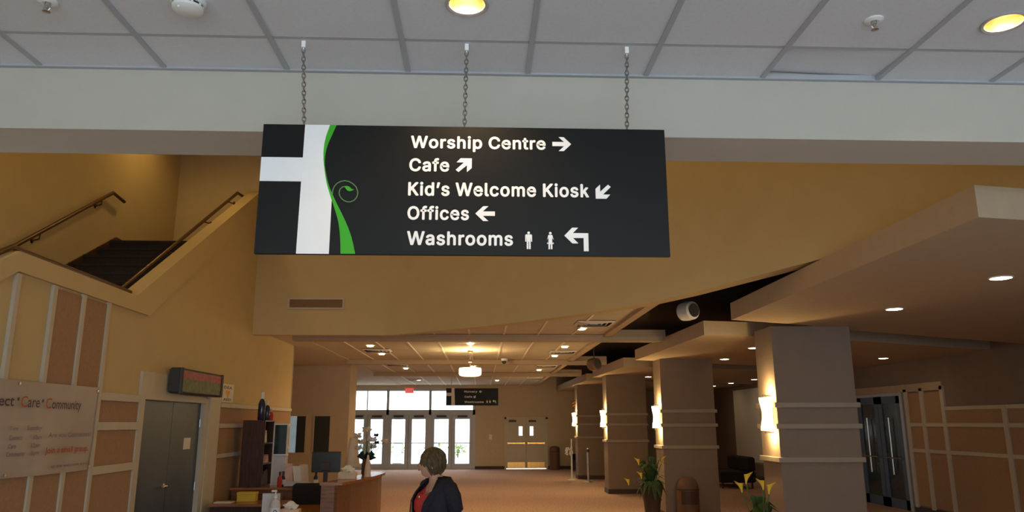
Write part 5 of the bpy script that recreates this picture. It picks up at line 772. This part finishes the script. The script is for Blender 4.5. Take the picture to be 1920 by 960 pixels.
so = thing('armchair', 'black armchair against the wall under the dark painting', 'armchair', (4.0, 29.2, 0))
MB().bbox(-0.45, 0.4, -0.8, 0.8, 0.1, 0.42, 0.04).build('seat', 'sofa', so); MB().bbox(0.2, 0.45, -0.8, 0.8, 0.4, 0.85, 0.05).build('backrest', 'sofa', so)
for sx in (-0.4, 0.34):
    for sy in (-0.82, 0.78): MB().lathe([(0.03, 0), (0.03, 0.1)], (sx, sy, 0), 10).build('leg', 'wooddark', so)
for sy in (-0.88, 0.72): MB().bbox(-0.45, 0.42, sy, sy + 0.16, 0.1, 0.62, 0.04).build('armrest', 'sofa', so)
fl = thing('floral_stand', 'slim white stand with a candle and pale flowers before the farthest column', 'stand', (2.95, 24.9, 0))
MB().lathe([(0.14, 0), (0.14, 0.02), (0.03, 0.05), (0.025, 1.0), (0.05, 1.02)], n=20).build('stand', 'white', fl, True); MB().lathe([(0.02, 1.02), (0.02, 1.28), (0.004, 1.30)], n=14).build('candle', 'signwhite', fl)
mb = MB()
for q in range(26):
    a = random.uniform(0, 2 * PI); p = Vector((-0.08 + 0.1 * math.cos(a), 0.1 * math.sin(a), random.uniform(0.78, 1.02))); mb.ell(p, 0.035, 0.035, 0.03, 7, 4)
mb.build('flowers', 'petalwhite', fl)
sp_ = thing('stanchion_post', 'slim grey stanchion post between the two far columns', 'post', (3.38, 24.2, 0)); MB().lathe([(0.16, 0), (0.16, 0.015), (0.035, 0.04), (0.032, 0.98), (0.045, 0.99), (0.04, 1.03)], n=20).build('post', 'metal', sp_, True); MB().lathe([(0.046, 0.90), (0.046, 0.98)], n=16).build('belt_head', 'greydk', sp_)
od = thing('wall_ornament', 'small gilt ornament above the farthest sconce', 'ornament', (3.215, 25.7, 2.35)); MB().tube([(-0.1, 0, 0), (-0.05, 0.02, 0.05), (0, 0.05, 0.1)], 0.02).tube([(-0.12, 0, 0.09), (-0.04, 0.0, 0.14), (0, 0.03, 0.18)], 0.02).build('scroll', 'brass', od, True)
for i, (x, y, z, lab) in enumerate(((0.42, YF, 1.15, 'small white switch plate on the far wall left of the white doors'),)):
    t = thing('switch_plate', lab, 'switch', (x, y, z)); MB().bbox(-0.06, 0.06, -0.012, 0, 0, 0.2, 0.003).build('plate', 'paper', t); MB().box(-0.015, 0.015, -0.02, -0.01, 0.07, 0.13).build('toggle', 'white', t)

# ================================================================== THE PERSON
def eval_mesh(name, verts, edges, radii, material, root=0, sub=2):
    me = bpy.data.meshes.new(name); me.from_pydata(verts, edges, []); o = bpy.data.objects.new(name, me); COL.objects.link(o)
    o.modifiers.new('skin', 'SKIN'); sv = me.skin_vertices[0].data
    for i, r in enumerate(radii): sv[i].radius = r if isinstance(r, tuple) else (r, r); sv[i].use_root = (i == root)
    s = o.modifiers.new('sub', 'SUBSURF'); s.levels = sub; s.render_levels = sub
    dg = bpy.context.evaluated_depsgraph_get(); m2 = bpy.data.meshes.new_from_object(o.evaluated_get(dg)); bpy.data.objects.remove(o)
    m2.name = name; m2.materials.clear(); m2.materials.append(M[material])
    for p in m2.polygons: p.use_smooth = True
    return m2
PR = math.atan2(-0.55, -0.83)
pe = thing('person', 'person with short brown hair in dark jacket and red top looking left', 'person', (-0.345, 6.25, 0), PR)
V = []; Eg = []; Ra = []
def vt(p, r, parent=None):
    V.append(p); Ra.append(r)
    if parent is not None: Eg.append((parent, len(V) - 1))
    return len(V) - 1
pel = vt((0, 0, 0.88), (0.15, 0.12)); wa = vt((0.0, 0, 1.02), (0.125, 0.10), pel); chs = vt((0.0, 0, 1.19), (0.14, 0.115), wa); nb = vt((-0.02, 0, 1.33), (0.065, 0.06), chs); nk = vt((0.012, -0.006, 1.40), 0.052, nb)
nk2 = vt((0.030, -0.014, 1.46), 0.055, nk)
for sd in (1, -1):
    sh_ = vt((-0.02, 0.155 * sd, 1.295), 0.055, chs); el = vt((-0.06, 0.215 * sd, 1.03), 0.042, sh_); wr_ = vt((0.09, 0.20 * sd, 0.85), 0.027, el); hd = vt((0.135, 0.185 * sd, 0.80), (0.036, 0.018), wr_)
    for q, (fy, fl_) in enumerate(((0.028, 0.075), (0.010, 0.085), (-0.009, 0.080), (-0.026, 0.062))):
        k1 = vt((0.165, (0.185 + fy) * sd, 0.765), 0.0095, hd); k2 = vt((0.165 + fl_ * 0.25, (0.185 + fy * 0.95) * sd, 0.765 - fl_ * 0.55), 0.0085, k1); vt((0.165 + fl_ * 0.12, (0.183 + fy * 0.9) * sd, 0.765 - fl_), 0.007, k2)
    t1 = vt((0.155, (0.185 - 0.035) * sd, 0.80), 0.010, hd); vt((0.185, (0.185 - 0.05) * sd, 0.765), 0.008, t1)
    hp = vt((0, 0.085 * sd, 0.80), 0.088, pel); kn = vt((0.015, 0.09 * sd, 0.45), 0.056, hp); an = vt((-0.01, 0.09 * sd, 0.09), 0.036, kn); vt((0.10, 0.10 * sd, 0.04), (0.036, 0.026), an)
body = link('body', eval_mesh('body', V, Eg, Ra, 'skin', 0, 2), pe)
# head: shaped ellipsoid with face, parented as part of the body so it turns on the neck
HR = PI - PR            # head faces straight left
hm = Matrix.Rotation(HR, 4, 'Z'); hc_ = Vector((0.036, -0.016, 1.486))
def H(p): return tuple(hm @ Vector(p) + hc_)
bmh = bmesh.new(); bmesh.ops.create_uvsphere(bmh, u_segments=40, v_segments=28, radius=1.0)
for v in bmh.verts:
    x, y, z = v.co; X = x * 0.086; Y = y * 0.069; Z = z * 0.108
    if z < -0.1: X += 0.022 * min(1, (-0.1 - z)) ; Y *= 1 - 0.30 * min(1, (-0.1 - z) / 0.9)
    if z < -0.4 and x < 0: X *= 0.72
    if x > 0:
        X += 0.026 * math.exp(-((y / 0.17) ** 2) - ((z + 0.16) / 0.16) ** 2)            # nose
        X += 0.010 * math.exp(-((y / 0.12) ** 2) - ((z - 0.05) / 0.22) ** 2)            # bridge
        X -= 0.010 * math.exp(-(((abs(y) - 0.38) / 0.16) ** 2) - ((z - 0.05) / 0.12) ** 2)   # eye sockets
        X += 0.008 * math.exp(-((y / 0.3) ** 2) - ((z + 0.48) / 0.09) ** 2)             # lips
        X += 0.012 * math.exp(-((y / 0.3) ** 2) - ((z + 0.80) / 0.16) ** 2)             # chin
        X += 0.004 * math.exp(-((y / 0.5) ** 2) - ((z - 0.24) / 0.09) ** 2)             # brow
    v.co = H((X, Y, Z))
mh = bpy.data.meshes.new('head'); bmh.to_mesh(mh); bmh.free(); mh.materials.append(M['skin'])
for p in mh.polygons: p.use_smooth = True
hd_ = link('head', mh, pe)
def hp_(mb, name, m): mb.v = [H(p) for p in mb.v]; return mb.build(name, m, hd_, True)
for sd in (1, -1):
    hp_(MB().ell((0.070, 0.029 * sd, 0.004), 0.011, 0.013, 0.0075, 12, 8), 'eye', 'eyewhite'); hp_(MB().ell((0.079, 0.030 * sd, 0.004), 0.0035, 0.006, 0.006, 10, 6), 'iris', 'eye')
    hp_(MB().tube([(0.080, 0.014 * sd, 0.024), (0.080, 0.032 * sd, 0.028), (0.068, 0.046 * sd, 0.023)], 0.003, 6), 'eyebrow', 'hair')
    hp_(MB().ell((-0.005, 0.073 * sd, -0.012), 0.018, 0.008, 0.03, 12, 8), 'ear', 'skin')
hp_(MB().ell((0.101, 0, -0.052), 0.006, 0.020, 0.006, 12, 6), 'lips', 'lip')
# short layered hair
bmh = bmesh.new(); bmesh.ops.create_uvsphere(bmh, u_segments=48, v_segments=32, radius=1.0)
dele = []
for v in bmh.verts:
    x, y, z = v.co
    front = 0.30 - 0.05 * math.sin(7 * y)                                               # fringe line
    low = -0.95 + 0.55 * max(0, x + 0.15) * 1.2
    az = math.atan2(y, x)
    limit = (0.28 if abs(az) < 0.75 else 0.28 - 0.75 * min(1, (abs(az) - 0.75) / 0.35) if abs(az) < 1.1 else -0.47 - 0.5 * min(1, (abs(az) - 1.1) / 0.6))
    if z < limit: dele.append(v)
    k_ = 1 + 0.035 * math.sin(9 * az + 6 * z) + 0.03 * math.sin(17 * az - 9 * z)
    v.co = H(((x * 0.098 - 0.012) * k_, y * 0.084 * k_, (z * 0.116 + 0.010) * (1 + 0.02 * math.sin(8 * az)) if z > -0.3 else z * 0.116 + 0.010))
bmesh.ops.delete(bmh, geom=dele, context='VERTS')
mhh = bpy.data.meshes.new('hair'); bmh.to_mesh(mhh); bmh.free(); mhh.materials.append(M['hair'])
for p in mhh.polygons: p.use_smooth = True
ho = link('hair', mhh, pe); sm_ = ho.modifiers.new('thickness', 'SOLIDIFY'); sm_.thickness = 0.02; sm_.offset = -1
mb = MB()
rnd = random.Random(11)
for q in range(150):                                                                     # locks lying over the cap
    az = rnd.uniform(-PI, PI); z = rnd.uniform(0.1, 0.95)
    if abs(az) > 1.0: z = rnd.uniform(-0.5, 0.9)
    pts = []
    for i in range(4):
        zz = z - 0.16 * i; r = math.sqrt(max(0.02, 1 - min(0.98, zz * zz))); k_ = 1.03 + 0.02 * math.sin(q)
        pts.append(H(((r * math.cos(az + 0.06 * i) * 0.098 - 0.012) * k_, r * math.sin(az + 0.06 * i) * 0.084 * k_, zz * 0.117 + 0.010)))
    mb.tube(pts, [0.004, 0.0085, 0.007, 0.002], 5)
mb.build('hair_locks', 'hair', pe, True)
# clothes
def torso(name, m, rows_, gap=None, n=36, zc=None):
    R = []
    for (z, rx, ry, cx) in rows_:
        ring = []
        g_ = gap(z) if gap else 0
        for j in range(n + (1 if gap else 0)):
            a = (g_ + (2 * PI - 2 * g_) * j / n) if gap else 2 * PI * j / n
            zz = z
            if zc: zz = zc(z, a)
            ring.append((cx + rx * math.cos(a), ry * math.sin(a), zz))
        R.append(ring)
    return MB().rings(R, False, False, not gap).build(name, m, pe, True)
def vneck(z, a): 
    f = math.exp(-((math.remainder(a, 2 * PI) / 0.55) ** 2)); return z - (0.10 * f if z > 1.26 else 0.0)
torso('red_top', 'red', [(0.86, 0.135, 0.165, 0), (0.95, 0.125, 0.15, 0), (1.05, 0.13, 0.15, 0.005), (1.14, 0.152, 0.162, 0.02), (1.20, 0.155, 0.165, 0.018), (1.255, 0.135, 0.165, 0.002), (1.30, 0.105, 0.145, -0.015), (1.325, 0.080, 0.115, -0.018)], zc=vneck)
def gap(z): return 0.16 + 0.55 * max(0, (z - 0.98) / 0.36)
jk = torso('jacket', 'navy', [(0.78, 0.165, 0.20, 0), (0.90, 0.155, 0.185, 0), (1.02, 0.148, 0.172, 0.0), (1.12, 0.165, 0.182, 0.012), (1.20, 0.168, 0.190, 0.01), (1.26, 0.150, 0.195, -0.005), (1.31, 0.115, 0.175, -0.02), (1.345, 0.085, 0.125, -0.03), (1.375, 0.072, 0.080, -0.035)], gap)
so_ = jk.modifiers.new('cloth', 'SOLIDIFY'); so_.thickness = 0.012; so_.offset = 1
for sd in (1, -1):
    MB().tube([(-0.02, 0.10 * sd, 1.315), (-0.02, 0.165 * sd, 1.295), (-0.03, 0.196 * sd, 1.24), (-0.05, 0.215 * sd, 1.14), (-0.06, 0.222 * sd, 1.03), (0.0, 0.215 * sd, 0.945), (0.082, 0.202 * sd, 0.862)], [0.062, 0.070, 0.070, 0.062, 0.056, 0.050, 0.044], 16).build('sleeve', 'navy', jk, True)
    # lapel folded along the front edge
    L_ = []
    for i in range(8):
        z = 1.36 - 0.30 * i / 7; g_ = gap(z); rx = 0.088 + 0.085 * min(1, (1.36 - z) / 0.16); ry = 0.10 + 0.095 * min(1, (1.36 - z) / 0.12); cx = -0.03 + 0.04 * min(1, (1.36 - z) / 0.16)
        w = 0.10 + 0.26 * math.sin(PI * min(1, i / 7 * 1.05)); L_.append([(cx + (rx + 0.010) * math.cos(g_), (ry + 0.010) * math.sin(g_) * sd, z), (cx + (rx + 0.020) * math.cos(g_ + w), (ry + 0.020) * math.sin(g_ + w) * sd, z + 0.01)])
    MB().rings(L_, False, False, False).build('lapel', 'navy', jk)
    MB().tube([(0, 0.085 * sd, 0.90), (0, 0.09 * sd, 0.78), (0.012, 0.092 * sd, 0.46), (0.0, 0.092 * sd, 0.10)], [0.10, 0.105, 0.082, 0.075], 16).build('trouser_leg', 'trouser', pe, True)
    MB().rings([[(0.04 + 0.115 * sx * k_, (0.095 + 0.042 * sy * k_) * sd, z) for sx, sy in [(math.cos(2 * PI * j / 16), math.sin(2 * PI * j / 16)) for j in range(16)]] for z, k_ in ((0.0, 1.0), (0.03, 1.0), (0.07, 0.82), (0.09, 0.5))]).build('shoe', 'greydk', pe, True)
MB().tube([(-0.03, 0.08, 1.37), (0.04, 0.05, 1.32), (0.07, 0.03, 1.27), (0.125, 0.0, 1.245), (0.07, -0.03, 1.27), (0.04, -0.05, 1.32), (-0.03, -0.08, 1.37)], 0.003, 6).ell((0.15, 0, 1.235), 0.01, 0.008, 0.012, 10, 6).build('necklace', 'metal', pe)
